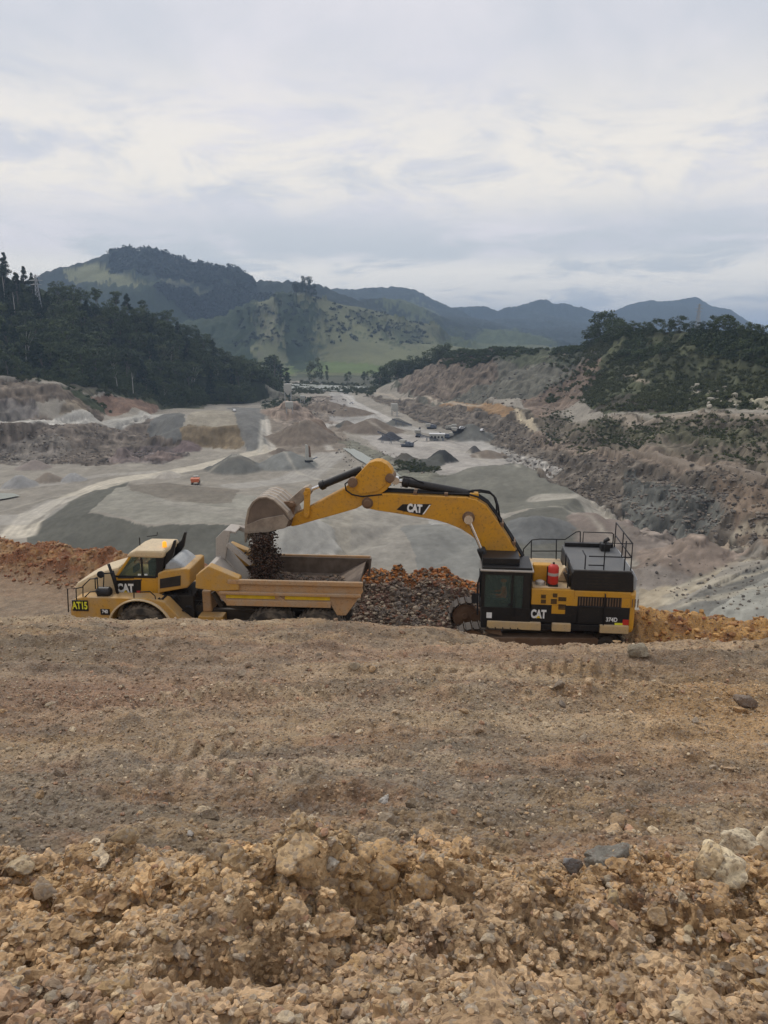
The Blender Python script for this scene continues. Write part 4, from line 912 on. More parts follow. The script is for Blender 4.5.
# riverside trees at the left of the right ridge (seen above the gravel)
def T(name, kind, k, px, py, q, h, label, group, leaf='leaf', wid=1.0, bark='bark'):
    p = P(px, py, q); return tree(name, kind, k, p[0], p[1], h, label, group, leaf, bark, wid=wid)
for i, (px, py, Yq, h) in enumerate([(380,392,930,26),(390,390,925,30),(398,384,905,28),(406,380,900,27),(414,374,890,26),(422,370,880,24),(430,366,875,25),(438,362,860,24),(443,358,850,26),(447,356,845,16),(384,393,960,24),(402,388,930,24),(418,378,905,22),(433,372,890,20)]):
    T('riverside_tree', 'broad' if i % 3 else 'round', i, px, py, Yq, h, 'dark riverside tree left of the rocky shoulder, %s of the %s row' % ((ORD[i], 'front') if i < 10 else (ORD[i-10], 'back')), 'dark trees left of the rocky shoulder', wid=1.15)
for i, (px, h, kd_, lf, lab) in enumerate([(315, 38, 'round', 'leaf_pale', 'tall grey green tree alone on the river flat'), (327, 26, 'poplar', 'leaf_pale', 'thin upright pale tree beside the tall grey green one'), (348, 17, 'round', 'leaf', 'small dark round tree on the green river flat'), (365, 19, 'round', 'leaf_pale', 'small brownish round tree right of the dark one on the river flat')]):
    T('field_tree', kd_, i, px, 381.5, -62, h, lab, 'single trees on the river flat', lf, .8)
for i, (px, py, h) in enumerate([(264,389,36),(270,389,42),(276,389,45),(281,389,34),(258,391,30),(287,389,28)]):
    T('poplar_tree', 'poplar', i, px, py, -62, h, 'tall dark poplar at the right end of the forest, %s planted from the left' % ORD[[1,2,3,4,0,5][i]], 'poplars at the right end of the forest', 'leaf', 1.5)
for i, (px, py, h) in enumerate([(250,398,26),(256,397,24),(262,396,26),(268,396,24),(274,395,22),(245,402,24),(236,403,22),(228,404,20),(280,394,18)]):
    T('edge_tree', 'round', i, px, py, -60.0, h, 'dark bushy tree at the low right edge of the forest, %s from the left' % ORD[[3,4,5,6,7,2,1,0,8][i]], 'bushy trees at the forest edge', 'leaf', 1.1)
for i, (px, py, Yq, h, w_) in enumerate([(591,347,640,18,1.1),(598,344,630,22,1.2),(606,340,612,23,1.25),(614,338,600,18,1.2),(622,335,590,13,1.3),(634,332,556,9,1.4),(646,332,548,8,1.5),(656,331,540,10,1.4),(668,331,530,8,1.5),(678,331,522,11,1.3),(690,331,510,8,1.5),
        (703,332,490,8,1.5),(716,333,478,9,1.4),(724,333,468,12,1.35),(734,336,455,8,1.4),(744,338,445,8,1.4),(752,340,436,10,1.3),(762,343,425,9,1.3),(640,342,520,9,1.4),(662,344,500,9,1.4),(700,345,470,8,1.4),(730,348,440,8,1.4),(750,352,420,8,1.4),(612,350,585,12,1.2),(624,348,560,10,1.2)]):
    lab = 'big spreading dark tree at the left end of the right hill crest' if i == 2 else ('tree number %s from the left along the skyline of the right hill' % ORD[i]) if i < 18 else ('dark tree below the right hill skyline, %s from the left' % ORD[i-18])
    T('crest_tree', 'round', i, px, py, Yq, h, lab, 'trees along the right hill crest', 'leaf', w_)
for i, (px, py, Yq, h) in enumerate([(300,291,1890,38),(306,292,1895,44),(312,293,1900,34),(296,292,1885,26),(386,330,1830,18),(390,332,1820,20),(387,326,1850,22)]):
    T('hilltop_tree', 'broad' if i < 4 else 'pine', i, px, py, Yq, h, 'dark tree in the clump on top of the pasture hill, %s from the left' % ORD[[1,2,3,0][i]] if i < 4 else '%s small dark tree halfway up the pasture hill' % ['left lower', 'right', 'upper left'][i-4], 'trees on the pasture hill' if i < 4 else 'small trees on the pasture slope', 'leaf_pine', 1.0)
# ragged tops of the far plantation: too many to count
def scree(name, n, fr, bk, smin, smax, label, seed, pal):
    r_ = np.random.RandomState(seed); q = strip(fr, bk)(r_, n); n = len(q); s = smin+(smax-smin)*r_.rand(n)**3.5
    c = np.array(pal)[r_.randint(0, len(pal), n)]*r_.uniform(.7, 1.3, (n, 1))
    scatter(name, np.column_stack([q, hz(q[:, 0], q[:, 1])]), s, c, 1, seed, label, 'rocks', 'rubble')
WP = [(.16, .135, .11), (.20, .165, .13), (.11, .10, .085), (.26, .22, .17), (.13, .12, .105)]
scree('wall_rock', 5500, [(415,420,Z0),(485,432,Z0),(516,462,Z0),(570,492,Z0),(599,507,-62),(644,531,-61.5),(700,540,255),(768,550,235),(860,560,200)], [(445,402,700),(514,411,560),(535,436,478),(592,450,388),(629,452,345),(690,460,305),(718,465,290),(768,477,260),(860,500,215)], .2, 1.3, 'broken rock covering the face of the right quarry wall', 401, WP)
scree('terrace_rock', 1800, [(545,441,452),(592,447,398),(632,449,357),(720,461,302),(768,473,272),(860,494,225)], [(545,405,600),(604,417,430),(660,416,390),(700,415,365),(768,413,332),(860,420,280)], .2, 1.0, 'loose rock on the terrace slope above the haul road', 402, WP+[(.30, .26, .2)])
scree('left_face_rock', 1700, [(-60,466,Z0),(0,463,Z0),(60,466,Z0),(110,464,Z0),(160,455,Z0)], [(-60,423,455),(0,422,462),(50,424,480),(103,425,520),(150,420,560)], .25, 1.2, 'broken rock and spoil below the left bench road', 403, WP)
scree('shoulder_rock', 1100, [(400,399,800),(445,400,715),(514,409,585),(560,404,585),(590,404,520)], [(430,366,860),(455,352,822),(500,352,765),(550,358,700),(590,356,640)], .3, 1.8, 'rock outcrops on the grey and brown shoulder', 404, WP)
scree('pale_outcrop', 260, [(686,392,400),(706,392,395),(724,404,372),(768,402,345),(800,402,330)], [(690,384,430),(704,380,430),(730,398,388),(768,395,362),(800,394,345)], .5, 2.2, 'pale limestone outcrops in the scrub of the right hill', 405, [(.5, .46, .37), (.42, .38, .3)])
scree('side_slope_rock', 450, [(640,585,Z0),(700,600,-58),(768,615,-56)], [(650,545,-60),(710,553,-57),(768,562,-54)], .15, .8, 'loose rock on the slope right of the excavator', 406, WP+[(.3,.27,.22)])
scree('old_plant_rubble', 700, [(262,414,-62),(300,420,-63),(345,418,-63)], [(262,397,-63),(300,396,-63),(350,398,-63)], .4, 2.2, 'heaped rubble round the old plant', 407, WP+[(.35,.33,.28)])
scree('stream_bank_rock', 500, [(345,468,-63),(400,495,-63),(430,500,-63)], [(330,438,-63),(345,436,-63),(430,470,-63)], .2, 1.0, 'stones along the stream banks', 408, WP)
def far_s(r_, n):
    L = [(112,254,2650),(150,254,2700),(200,266,2650),(235,272,2600),(250,278,2560)]; L2 = [(112,266,2500),(150,275,2450),(200,290,2400),(235,298,2350),(250,300,2380)]
    return strip(L, L2)(r_, n)
bushes('plantation', 1500, far_s, 9, 17, 'far-off dark plantation on the tableland', 'farwood', 31, 8, .3, cat='plantation', flat=1.3)
bushes('far_wood', 1300, strip([(205,318,2250),(230,312,2250),(257,300,2350),(300,296,2200),(315,300,2150)], [(150,300,2330),(180,300,2320),(200,302,2310),(230,300,2400),(257,294,2480)]), 8, 14, 'far-off dark wood across the middle hills', 'farwood', 32, 8, .3, cat='wood', flat=1.3)
bushes('pasture_bushes', 420, strip([(235,352,1650),(270,345,1680),(300,350,1700),(340,345,1740),(400,350,1760),(430,345,1800)], [(240,310,1840),(280,297,1870),(300,292,1890),(362,308,2000),(400,318,2050),(430,326,2080)]), 3, 8, 'bushes dotted over the pasture hill', 'farwood', 33, 10, .25, cat='bushes', flat=1.0)
# ================================================================ MACHINES
class MB:
    def __init__(s): s.V = []; s.F = []
    def add(s, V, Fs):
        b = len(s.V); s.V += [tuple(v) for v in V]; s.F += [tuple(i+b for i in f) for f in Fs]; return s
    def box(s, x0, x1, y0, y1, z0, z1):
        return s.add([(x, y, z) for x in (x0, x1) for y in (y0, y1) for z in (z0, z1)], [(0, 1, 3, 2), (4, 6, 7, 5), (0, 4, 5, 1), (2, 3, 7, 6), (0, 2, 6, 4), (1, 5, 7, 3)])
    def prism(s, pts, y0, y1):
        """outline in the x-z plane given thickness along y"""
        n = len(pts); ar = sum(pts[i][0]*pts[(i+1) % n][1]-pts[(i+1) % n][0]*pts[i][1] for i in range(n))
        if ar < 0: pts = pts[::-1]
        V = [(p[0], y0, p[1]) for p in pts]+[(p[0], y1, p[1]) for p in pts]
        return s.add(V, [tuple(range(n)), tuple(range(2*n-1, n-1, -1))]+[(i, i+n, (i+1) % n+n, (i+1) % n) for i in range(n)])
    def tube(s, pts, r, n=8, cap=True):
        pts = [Vector(p) for p in pts]; rs = r if isinstance(r, (list, tuple)) else [r]*len(pts); rings = []; V = []; Fs = []; up = None
        for i, p in enumerate(pts):
            d = (pts[min(i+1, len(pts)-1)]-pts[max(i-1, 0)]).normalized()
            if up is None: up = d.orthogonal().normalized()
            up = (up-d*up.dot(d)).normalized(); v = d.cross(up)
            V += [p+rs[i]*(up*math.cos(a*2*math.pi/n)+v*math.sin(a*2*math.pi/n)) for a in range(n)]
        for i in range(len(pts)-1):
            for a in range(n): Fs.append((i*n+a, i*n+(a+1) % n, (i+1)*n+(a+1) % n, (i+1)*n+a))
        if cap: Fs += [tuple(range(n-1, -1, -1)), tuple(range((len(pts)-1)*n, len(pts)*n))]
        return s.add(V, Fs)
    def lathe_y(s, cx, cz, prof, n=32):
        """prof: list of (radius, y)"""
        V = []; Fs = []
        for (rad, y) in prof: V += [(cx+rad*math.cos(a*2*math.pi/n), y, cz+rad*math.sin(a*2*math.pi/n)) for a in range(n)]
        for i in range(len(prof)-1):
            for a in range(n): Fs.append((i*n+a, (i+1)*n+a, (i+1)*n+(a+1) % n, i*n+(a+1) % n))
        Fs += [tuple(range(n)), tuple(range(len(prof)*n-1, (len(prof)-1)*n-1, -1))]
        return s.add(V, Fs)
    def build(s, name, mat, parent=None, bevel=0, smooth=False, label=None):
        bm = bmesh.new(); vs = [bm.verts.new(v) for v in s.V]
        for f in s.F:
            try: bm.faces.new([vs[i] for i in f])
            except ValueError: pass
        bmesh.ops.recalc_face_normals(bm, faces=bm.faces)
        me = bpy.data.meshes.new(name); bm.to_mesh(me); bm.free()
        o = bpy.data.objects.new(name, me); COL.objects.link(o); o.parent = parent; me.materials.append(M[mat] if isinstance(mat, str) else mat)
        if bevel:
            b = o.modifiers.new('bevel', 'BEVEL'); b.width = bevel; b.segments = 2; b.limit_method = 'ANGLE'; b.angle_limit = R(35)
        if smooth:
            for p in me.polygons: p.use_smooth = True
            if smooth is not True: pass
        if label: o['label'] = label
        return o
def text(s, name, loc, size, mat, parent, sx=1.0, bold=.03, ext=.006, rx=math.pi/2, shear=0):
    cu = bpy.data.curves.new(name, 'FONT'); cu.body = s; cu.size = size; cu.extrude = ext; cu.offset = bold*size; cu.align_x = 'CENTER'; cu.align_y = 'CENTER'; cu.shear = shear
    o = bpy.data.objects.new(name, cu); COL.objects.link(o); dg = bpy.context.evaluated_depsgraph_get(); dg.update(); me = bpy.data.meshes.new_from_object(o.evaluated_get(dg))
    bpy.data.objects.remove(o); o = bpy.data.objects.new(name, me); COL.objects.link(o); me.materials.clear(); me.materials.append(M[mat]); o.parent = parent
    o.location = loc; o.rotation_euler = (rx, 0, 0); o.scale = (sx, 1, 1); return o
class Frame:
    def __init__(s, X, Y, a):
        s.o = np.array([X, Y, 0.0]); s.ex = np.array([math.cos(a), -math.sin(a), 0]); s.ey = np.array([math.sin(a), math.cos(a), 0]); s.a = a
    def __call__(s, px, py, y):
        d = ray(px, py); C0 = np.array([0, 0, CZ]); t = ((y-(C0-s.o)@s.ey))/(d@s.ey); p = C0+t*d
        return float((p-s.o)@s.ex), float(p[2])
    def many(s, pts, y): return [s(a, b, y) for a, b in pts]
def bearing(mb, L, px, py, y0, y1, rad):
    x, z = L(px, py, y0); mb.lathe_y(x, z, [(rad*.8, y0), (rad, y0+.02), (rad, y1-.02), (rad*.8, y1)], 20)
    return x, z
# ---------------------------------------------------------------- excavator
E = Frame(5.9, 28.0, R(6)); ex = empty('excavator', (5.9, 28.0, 0), -R(6), label='yellow and black tracked excavator tipping its bucket over the truck', cat='excavator')
def T3(p, y): return (p[0], y, p[1])
# undercarriage
for sgn, yc_ in ((1, -1.38), (1, 1.38)):
    hl, zt_, r0 = 2.55, .62, .60
    loop = []
    for k in range(26): a = math.pi/2+k*math.pi/25; loop.append((-hl+r0*math.cos(a), zt_+r0*math.sin(a)))
    for k in range(26): a = -math.pi/2+k*math.pi/25; loop.append((hl+r0*math.cos(a), zt_+r0*math.sin(a)))
    # resample the belt to equal track shoes
    pts_ = np.array(loop+[loop[0]]); sg = np.hypot(*np.diff(pts_, axis=0).T); cs = np.r_[0, np.cumsum(sg)]; ns = 50; tt = np.linspace(0, cs[-1], ns+1)[:-1]
    cx_ = np.interp(tt, cs, pts_[:, 0]); cz_ = np.interp(tt, cs, pts_[:, 1]); mb = MB()
    for k in range(ns):
        p = np.array([cx_[k], cz_[k]]); q = np.array([cx_[(k+1) % ns], cz_[(k+1) % ns]]); d = q-p; L_ = np.hypot(*d); d /= L_; n_ = np.array([d[1], -d[0]])
        if n_@(p-np.array([np.clip(p[0], -hl, hl), zt_])) < 0: n_ = -n_
        a_, b_ = p+d*.012, q-d*.012; mb.prism([tuple(a_), tuple(b_), tuple(b_+n_*.03), tuple(b_-d*.01+n_*.09), tuple(b_-d*.04+n_*.09), tuple(b_-d*.06+n_*.035), tuple(a_+n_*.035)], yc_-.36, yc_+.36)
    tk = mb.build('track', 'steel', ex); tk.rotation_euler = (0, 0, R(5))
    f = MB(); f.prism([(-2.2, .42), (2.3, .42), (2.45, .6), (2.2, .86), (-2.1, .86), (-2.4, .62)], yc_-.25, yc_+.25); f.build('track_frame', 'brown', tk, .03)
    f = MB()
    for xx in np.linspace(-1.95, 1.95, 8): f.lathe_y(xx, .27, [(.10, yc_-.27), (.17, yc_-.24), (.17, yc_+.24), (.1, yc_+.27)], 16)
    f.build('rollers', 'steel', tk)
    f = MB(); f.lathe_y(-hl, zt_, [(.12, yc_-.30), (.16, yc_-.27), (.42, yc_-.22), (.52, yc_-.24), (.53, yc_+.24), (.42, yc_+.22), (.12, yc_+.3)], 32); f.build('idler', 'brown', tk)
    f = MB(); n = 22; pr = [(hl+(.56 if k % 2 else .46)*math.cos(k*math.pi/n*1), zt_+(.56 if k % 2 else .46)*math.sin(k*math.pi/n*1)) for k in range(2*n)]
    f.prism(pr, yc_-.1, yc_+.1); f.lathe_y(hl, zt_, [(.2, yc_-.3), (.33, yc_-.26), (.33, yc_+.26)], 24); f.build('sprocket', 'steel', tk)
mb = MB(); mb.box(-1.2, 1.2, -1.1, 1.1, .55, .95); mb.lathe_y(0, 0, [(.01, 0), (.011, .001)], 4); mb.build('car_body', 'steel', ex, .04)
mb = MB(); mb.tube([(0, 0, .9), (0, 0, 1.22)], 1.05, 40); mb.build('swing_ring', 'steel', ex)
YN = -1.72                                                      # near side of the upper works
def EX(px, py, y=YN): return E(px, py, y)
xr = EX(630, 610)[0]; xf = EX(481, 600)[0]
zf = 1.24
# deck and lower sill
mb = MB(); mb.box(EX(545, 620)[0], xr, -1.6, 1.62, zf, zf+.28); mb.box(xf+.2, EX(545, 620)[0], -.6, 1.62, zf, zf+.3); mb.build('deck', 'steel', ex, .02)
x0, z0_ = EX(498, 623); x1, z1_ = EX(627, 629)
for k, (a, b) in enumerate(((487, 541), (552, 571), (600, 629))):
    mb = MB(); xa, xb = EX(a, 620)[0], EX(b, 620)[0]; mb.box(xa, xb, -1.80, -1.5, zf-.02, zf+.30); mb.build('sill', 'tan', ex, .03)
mb = MB(); mb.box(EX(541, 620)[0]+.01, EX(552, 620)[0]-.01, -1.74, -1.5, zf+.02, zf+.22); mb.build('step', 'black', ex, .01); mb = MB(); mb.box(EX(571, 620)[0]+.01, EX(600, 620)[0]-.01, -1.74, -1.5, zf+.02, zf+.26); mb.build('step', 'black', ex, .01)
# lower black body band with the maker's letters
mb = MB(); mb.box(EX(531, 610)[0], xr, -1.70, 1.6, zf+.28, zf+.98); mb.build('lower_body', 'black', ex, .02)
cx1, cz1 = EX(538.5, 613.5); t_ = text('CAT', 'lettering', (cx1, -1.712, zf+.60), .44, 'white', ex, .64, .05)
mb = MB(); mb.prism([(cx1-.09, zf+.46), (cx1+.09, zf+.46), (cx1, zf+.56)], -1.728, -1.72); mb.build('emblem', 'stripe', ex)
cx2, _ = EX(608.5, 617); text('374D', 'lettering', (cx2+.12, -1.725, zf+.50), .22, 'white', ex, .85, .03)
mb = MB(); sx_, _ = EX(615, 620); mb.box(sx_, sx_+.33, -1.715, -1.70, zf+.30, zf+.38); mb.build('sticker', 'signyellow', ex)
mb = MB(); sx_, _ = EX(623, 618); mb.box(sx_, sx_+.22, -1.716, -1.70, zf+.31, zf+.52); mb.build('sticker', 'red', ex)
# side doors (yellow) behind the cab
def zat(py, y=YN, px=560): return EX(px, py, y)[1]
zt1 = zat(590); zy0 = zf+.98
mb = MB(); mb.box(EX(531, 600)[0], EX(574, 600)[0], -1.71, -.9, zy0, zt1); mb.box(EX(552, 600)[0], EX(566, 600)[0], -1.71, -1.5, zy0-.34, zy0); pn = mb.build('side_panel', 'yellow', ex, .025)
mb = MB()
for (a, b, c, d) in ((541, 546, 595, 599), (541, 546, 600, 604), (553, 557.5, 593.5, 597.5), (551, 557, 599, 604), (558.5, 566.5, 597, 601), (558.5, 566, 604, 609.5)):
    xa, xb = EX(a, c)[0], EX(b, c)[0]; za, zb_ = zat(d), zat(c); n = 4
    for k in range(n): mb.box(xa, xb, -1.722, -1.712, za+(zb_-za)*k/n, za+(zb_-za)*(k+.7)/n)
mb.build('louvre', 'grille', pn)
mb = MB(); xa, xb = EX(574, 600)[0], xr
zs0, zs1 = zat(597.5, px=600), zat(593.5, px=600); zb0 = zf+.98
mb.box(xa, xb, -1.71, 1.6, zs0, zs1+.06); mb.box(EX(622, 600)[0], xb, -1.71, -1.4, zb0, zs0); mb.box(xa-.02, xa+.14, -1.71, -1.4, zb0, zs0); mb.build('rear_panel', 'yellow', ex, .02)
mb = MB(); mb.box(xa+.14, EX(622, 600)[0], -1.68, -1.3, zb0, zs0); gr_ = mb.build('radiator_grille', 'grille', ex)
mb = MB()
for k in range(22): xx = xa+.2+k*.1; mb.box(xx, xx+.035, -1.70, -1.68, zb0+.03, zs0-.03)
mb.build('grille_bars', 'brown', gr_)
# engine hood
zh1 = zat(572, px=600); mb = MB(); hx0, hx1 = EX(572, 580)[0], EX(634, 580)[0]
mb.prism([(hx0, zs1+.06), (hx1+.04, zs1+.06), (hx1, zh1-.1), (hx1-.1, zh1), (hx0+.08, zh1), (hx0, zh1-.1)], -1.66, 1.55); hd = mb.build('engine_hood', 'black', ex, .04)
mb = MB()
for k in range(5): mb.box(hx0+.55, hx1-.5, -1.675, -1.66, zs1+.2+k*.12, zs1+.26+k*.12)
mb.build('hood_vent', 'grille', hd)
mb = MB(); mb.box(hx0+.02, hx1-.06, -1.70, 1.55, zh1+.003, zh1+.06); plat = mb.build('platform', 'grey', ex, .015)
mb = MB(); mb.box(hx1-.78, hx1-.42, .75, 1.15, zh1+.06, zh1+.36); mb.tube([(hx1-.6, .95, zh1+.3), (hx1-.6, .95, zh1+.45), (hx1-.45, .95, zh1+.55)], .08, 12); mb.build('exhaust', 'black', ex, .02)
mb = MB(); mb.box(hx0+.1, hx0+2.0, 1.3, 1.5, zh1+.06, zh1+.22); mb.build('toe_board', 'black', ex, .01)
# counterweight
cw = MB(); xw0 = EX(630, 610)[0]; xw1 = EX(639.5, 610)[0]
n = 14; prof = []
for k in range(n+1):
    a = -math.pi/2+math.pi*k/n; prof.append((xw0+.0+(xw1-xw0)*(max(math.cos(a), 0)**.55), 1.70*math.sin(a)))
V = []; zz0, zz1 = zf-.02, zat(594, px=635)
for z_ in (zz0, zz0+.15, zz1-.08, zz1): V += [((xw0+(p[0]-xw0)*(1 if zz0 < z_ < zz1 else .86)), p[1]*(1 if zz0 < z_ < zz1 else .97), z_) for p in prof]
Fs = []
m_ = n+1
for j in range(3):
    for k in range(n): Fs.append((j*m_+k, j*m_+k+1, (j+1)*m_+k+1, (j+1)*m_+k))
    Fs.append((j*m_+n, j*m_, (j+1)*m_, (j+1)*m_+n))
Fs += [tuple(range(m_)), tuple(range(4*m_-1, 3*m_-1, -1))]
cw.add(V, Fs); cw.build('counterweight', 'yellow', ex, .03)
mb = MB(); xx = EX(630.5, 585)[0]; mb.prism([(xx, zz1+.01), (xw1-.12, zz1+.01), (xw1-.08, zz1+.45), (xw1-.25, zh1-.02), (xx, zh1+.02)], -1.45, 1.45); mb.build('rear_cover', 'bluegrey', ex, .1)
# top deck, tank, filler
zd = zt1
mb = MB(); dx0, dx1 = EX(533, 590)[0], hx0-.02; mb.box(dx0, dx1, -1.6, -.62, zd, zd+.04); mb.box(dx0+.1, dx1, .62, 1.6, zd-.5, zd+.20); mb.box(dx0+.9, dx1, -.6, .6, zd-.5, zd+.25); mb.build('top_deck', 'tan', ex, .03)
mb = MB(); mb.box(dx0+.05, dx0+.75, -1.0, -.62, zd+.04, zd+.72); mb.build('tool_box', 'yellow', ex, .05)
mb = MB(); mb.prism([(dx0+.95, zd+.05), (dx1-.05, zd+.05), (dx1-.05, zd+.62), (dx0+1.2, zd+.62)], -.9, -.55); mb.build('tank', 'cream', ex, .05)
fx, fz = EX(540, 584, -1.25); mb = MB(); mb.tube([(fx, -1.25, zd+.04), (fx, -1.25, zd+.16), (fx, -1.25, zd+.2)], [.17, .17, .1], 20); mb.build('filler_cap', 'worn', ex)
# the red extinguisher bottle
rx_, rz_ = EX(553, 578, -1.35); ztop = EX(553, 564, -1.35)[1]; mb = MB(); zb_ = zd+.1
mb.tube([(rx_, -1.35, zb_), (rx_, -1.35, zb_+.06), (rx_, -1.35, ztop-.12), (rx_, -1.35, ztop-.04), (rx_, -1.35, ztop)], [.14, .2, .2, .15, .05], 24); rd_ = mb.build('extinguisher', 'red', ex, smooth=True)
mb = MB(); mb.tube([(rx_, -1.35, zb_+.36), (rx_, -1.35, zb_+.47)], .205, 24, False); mb.build('band', 'worn', rd_)
mb = MB(); mb.tube([(rx_-.22, -1.35, zd+.04), (rx_-.22, -1.35, ztop-.1)], .02); mb.tube([(rx_, -1.35, ztop-.02), (rx_, -1.35, ztop+.07)], .04); mb.box(rx_-.18, rx_+.18, -1.5, -1.2, zd+.04, zb_+.02); mb.build('bracket', 'black', rd_)
mb = MB()
for k in range(3): a, b = rx_+.32+k*.10, rx_+.50+k*.10; mb.tube([(a+.05, -1.45, zd+.62-k*.06), (b+.12, -1.4, zd+.05)], .045, 10)
mb.build('hydraulic_pipes', 'steel', ex)
# handrails
def rail(path, parent=ex, rad=.024, name='handrail'):
    mb = MB()
    for p in path: mb.tube(p, rad, 7)
    return mb.build(name, 'rail', parent, smooth=True)
def lx(px, py, y): return (*EX(px, py, y)[:1], y, EX(px, py, y)[1])
yF = 1.5; zr = lambda px, py, y: lx(px, py, y)
# far rail beside the boom
z_r = [zr(523, 556, yF), zr(523.5, 549, yF), zr(532, 540, yF), zr(540, 539, yF), zr(565, 539.5, yF), zr(576, 532, yF), zr(580, 531.5, yF)]
rail([z_r, [zr(531, 563, yF), zr(531.5, 540, yF)], [zr(556, 563, yF), zr(556.5, 539.5, yF)], [zr(580, 560, yF), zr(580.3, 531.5, yF)], [zr(532, 551, yF), zr(565, 551, yF), zr(577, 543, yF)], [zr(523, 566, yF), zr(523, 556, yF)]])
rail([[zr(582, 555, 1.45), zr(583.5, 532, 1.45), zr(612, 533, 1.45), zr(613.5, 534, 1.45), zr(612, 556, 1.45)], [zr(583, 543, 1.45), zr(612.5, 543.5, 1.45)]])
pz = zh1+.06; top = pz+1.02
xs_ = [EX(588, 570, -1.6)[0], EX(603.5, 570, -1.6)[0], EX(630.5, 570, -1.6)[0]]
rail([[(xs_[0]-.12, -1.62, pz), (xs_[0]-.12, -1.62, pz+.5), (xs_[0]-.12, -.9, pz+.5)], [(xs_[1], -1.62, pz), (xs_[1], -1.62, top), (xs_[2], -1.62, top), (xs_[2], -1.62, pz)], [(xs_[0], -1.62, pz+.5), (xs_[2], -1.62, pz+.5)],
      [(xs_[0], -1.62, pz+.16), (xs_[1], -1.62, pz+.16)], [((xs_[1]+xs_[2])/2+.25, -1.62, pz), ((xs_[1]+xs_[2])/2+.25, -1.62, top+.1)], [(xs_[2], -1.62, top), (xs_[2], 0, top), (xs_[2], 1.45, top)], [(xs_[2], -1.62, pz+.5), (xs_[2], 1.45, pz+.5)], [(xs_[2], 0, pz), (xs_[2], 0, top)], [(xs_[2], 1.45, pz), (xs_[2], 1.45, top)]])
rail([[(xs_[0]-.3, -1.66, zf+.3), (xs_[0]-.3, -1.78, zf+.35), (xs_[0]-.3, -1.78, zf+1.0), (xs_[1]+.1, -1.78, zf+1.0), (xs_[1]+.1, -1.78, zf+.3)], [(xs_[1]+.1, -1.78, zf+1.0), (xs_[1]+.1, -1.78, zf+1.5), (xs_[1]+.1, -1.7, zf+1.5)]])
rail([[(dx1-.1, -1.55, zd), (dx1-.1, -1.55, zd+1.1), (dx1-.1, -.7, zd+1.1), (dx1-.1, -.7, zd)], [(dx1-.1, -1.55, zd+.6), (dx1-.1, -.7, zd+.6)]])
# cab
ccx0, ccx1 = EX(481, 600)[0], EX(531, 600)[0]; zc0 = zf+.02; zc1 = zat(571.5, px=505)
cy0, cy1 = -1.75, -.62
mb = MB(); sil = [(ccx0+.02, zc0), (ccx1, zc0), (ccx1, zc1), (ccx0+.18, zc1), (ccx0, zc1-.9)]
mb.box(ccx0+.02, ccx1, cy0, cy1, zc0, zc0+.82)                                   # lower shell
for (a, b) in ((ccx0+.0, ccx0+.13), (ccx0+1.10, ccx0+1.19), (ccx1-.32, ccx1)):
    mb.box(a, b, cy0, cy0+.08, zc0+.82, zc1-.12); mb.box(a, b, cy1-.08, cy1, zc0+.82, zc1-.12)
mb.box(ccx1-.06, ccx1, cy0, cy1, zc0+.82, zc1-.1); mb.box(ccx0, ccx1, cy0, cy1, zc1-.14, zc1); mb.box(ccx0+.1, ccx1-.05, cy1-.05, cy1-.03, zc0+.8, zc1-.1); cab = mb.build('cab', 'black', ex, .03)  # black far-side and rear panels added to keep light out of the cab
mb = MB(); mb.box(ccx0+.13, ccx0+1.10, cy0+.02, cy0+.035, zc0+.82, zc1-.14); mb.box(ccx0+1.19, ccx1-.32, cy0+.02, cy0+.035, zc0+.82, zc1-.14); mb.box(ccx0+.02, ccx0+.035, cy0+.08, cy1-.08, zc0+.82, zc1-.14); mb.build('window', 'glass', cab)
mb = MB(); mb.box(ccx0-.06, ccx1+.06, cy0-.05, cy1+.05, zc1, zc1+.07); mb.build('roof_plate', 'worn', cab, .02)
mb = MB(); mb.box(ccx0-.0, ccx1-.0, cy0+.02, cy1+.45, zc1+.07, zc1+.16); mb.box(ccx0+.02, ccx0+1.4, cy0+.3, cy1+.4, zc1+.16, zc1+.42); mb.build('roof_guard', 'black', cab, .02)
mb = MB()
for k in range(6): mb.tube([(ccx0-.03, cy0+.1+k*.18, zc0+.75), (ccx0-.05, cy0+.1+k*.18, zc1-.25), (ccx0+.08, cy0+.1+k*.18, zc1-.03)], .02, 6)
for k in range(3): mb.tube([(ccx0-.05, cy0+.06, zc0+.9+k*.4), (ccx0-.05, cy1-.06, zc0+.9+k*.4)], .018, 6)
mb.tube([(ccx0-.12, cy0, zc0+.5), (ccx0-.14, cy0-.02, zc1-.5), (ccx0-.02, cy0, zc1-.05)], .035, 8); mb.build('window_guard', 'rail', cab)
mb = MB(); mb.box(ccx0+.22, ccx0+.42, cy0-.012, cy0, zc0+.38, zc0+.60); mb.box(ccx0+.60, ccx0+.68, cy0-.012, cy0, zc0+.12, zc0+.2); mb.build('sticker', 'white', cab)
mb = MB(); mb.box(ccx0+1.0, ccx0+1.16, cy0-.03, cy0, zc0+.9, zc0+.98); mb.tube([(ccx0+1.25, cy0-.05, zc0+.5), (ccx0+1.25, cy0-.05, zc0+1.4)], .015, 6); mb.build('door_handle', 'rail', cab)
mb = MB(); mb.box(ccx0+.15, ccx0+.95, cy0+.1, -.68, zc0+.5, zc0+.54); mb.box(ccx1-.75, ccx1-.62, -1.5, -.95, zc0+.85, zc0+1.62); mb.box(ccx1-1.15, ccx1-.62, -1.5, -.95, zc0+.83, zc0+.95); mb.build('seat', 'rail', cab, .05)
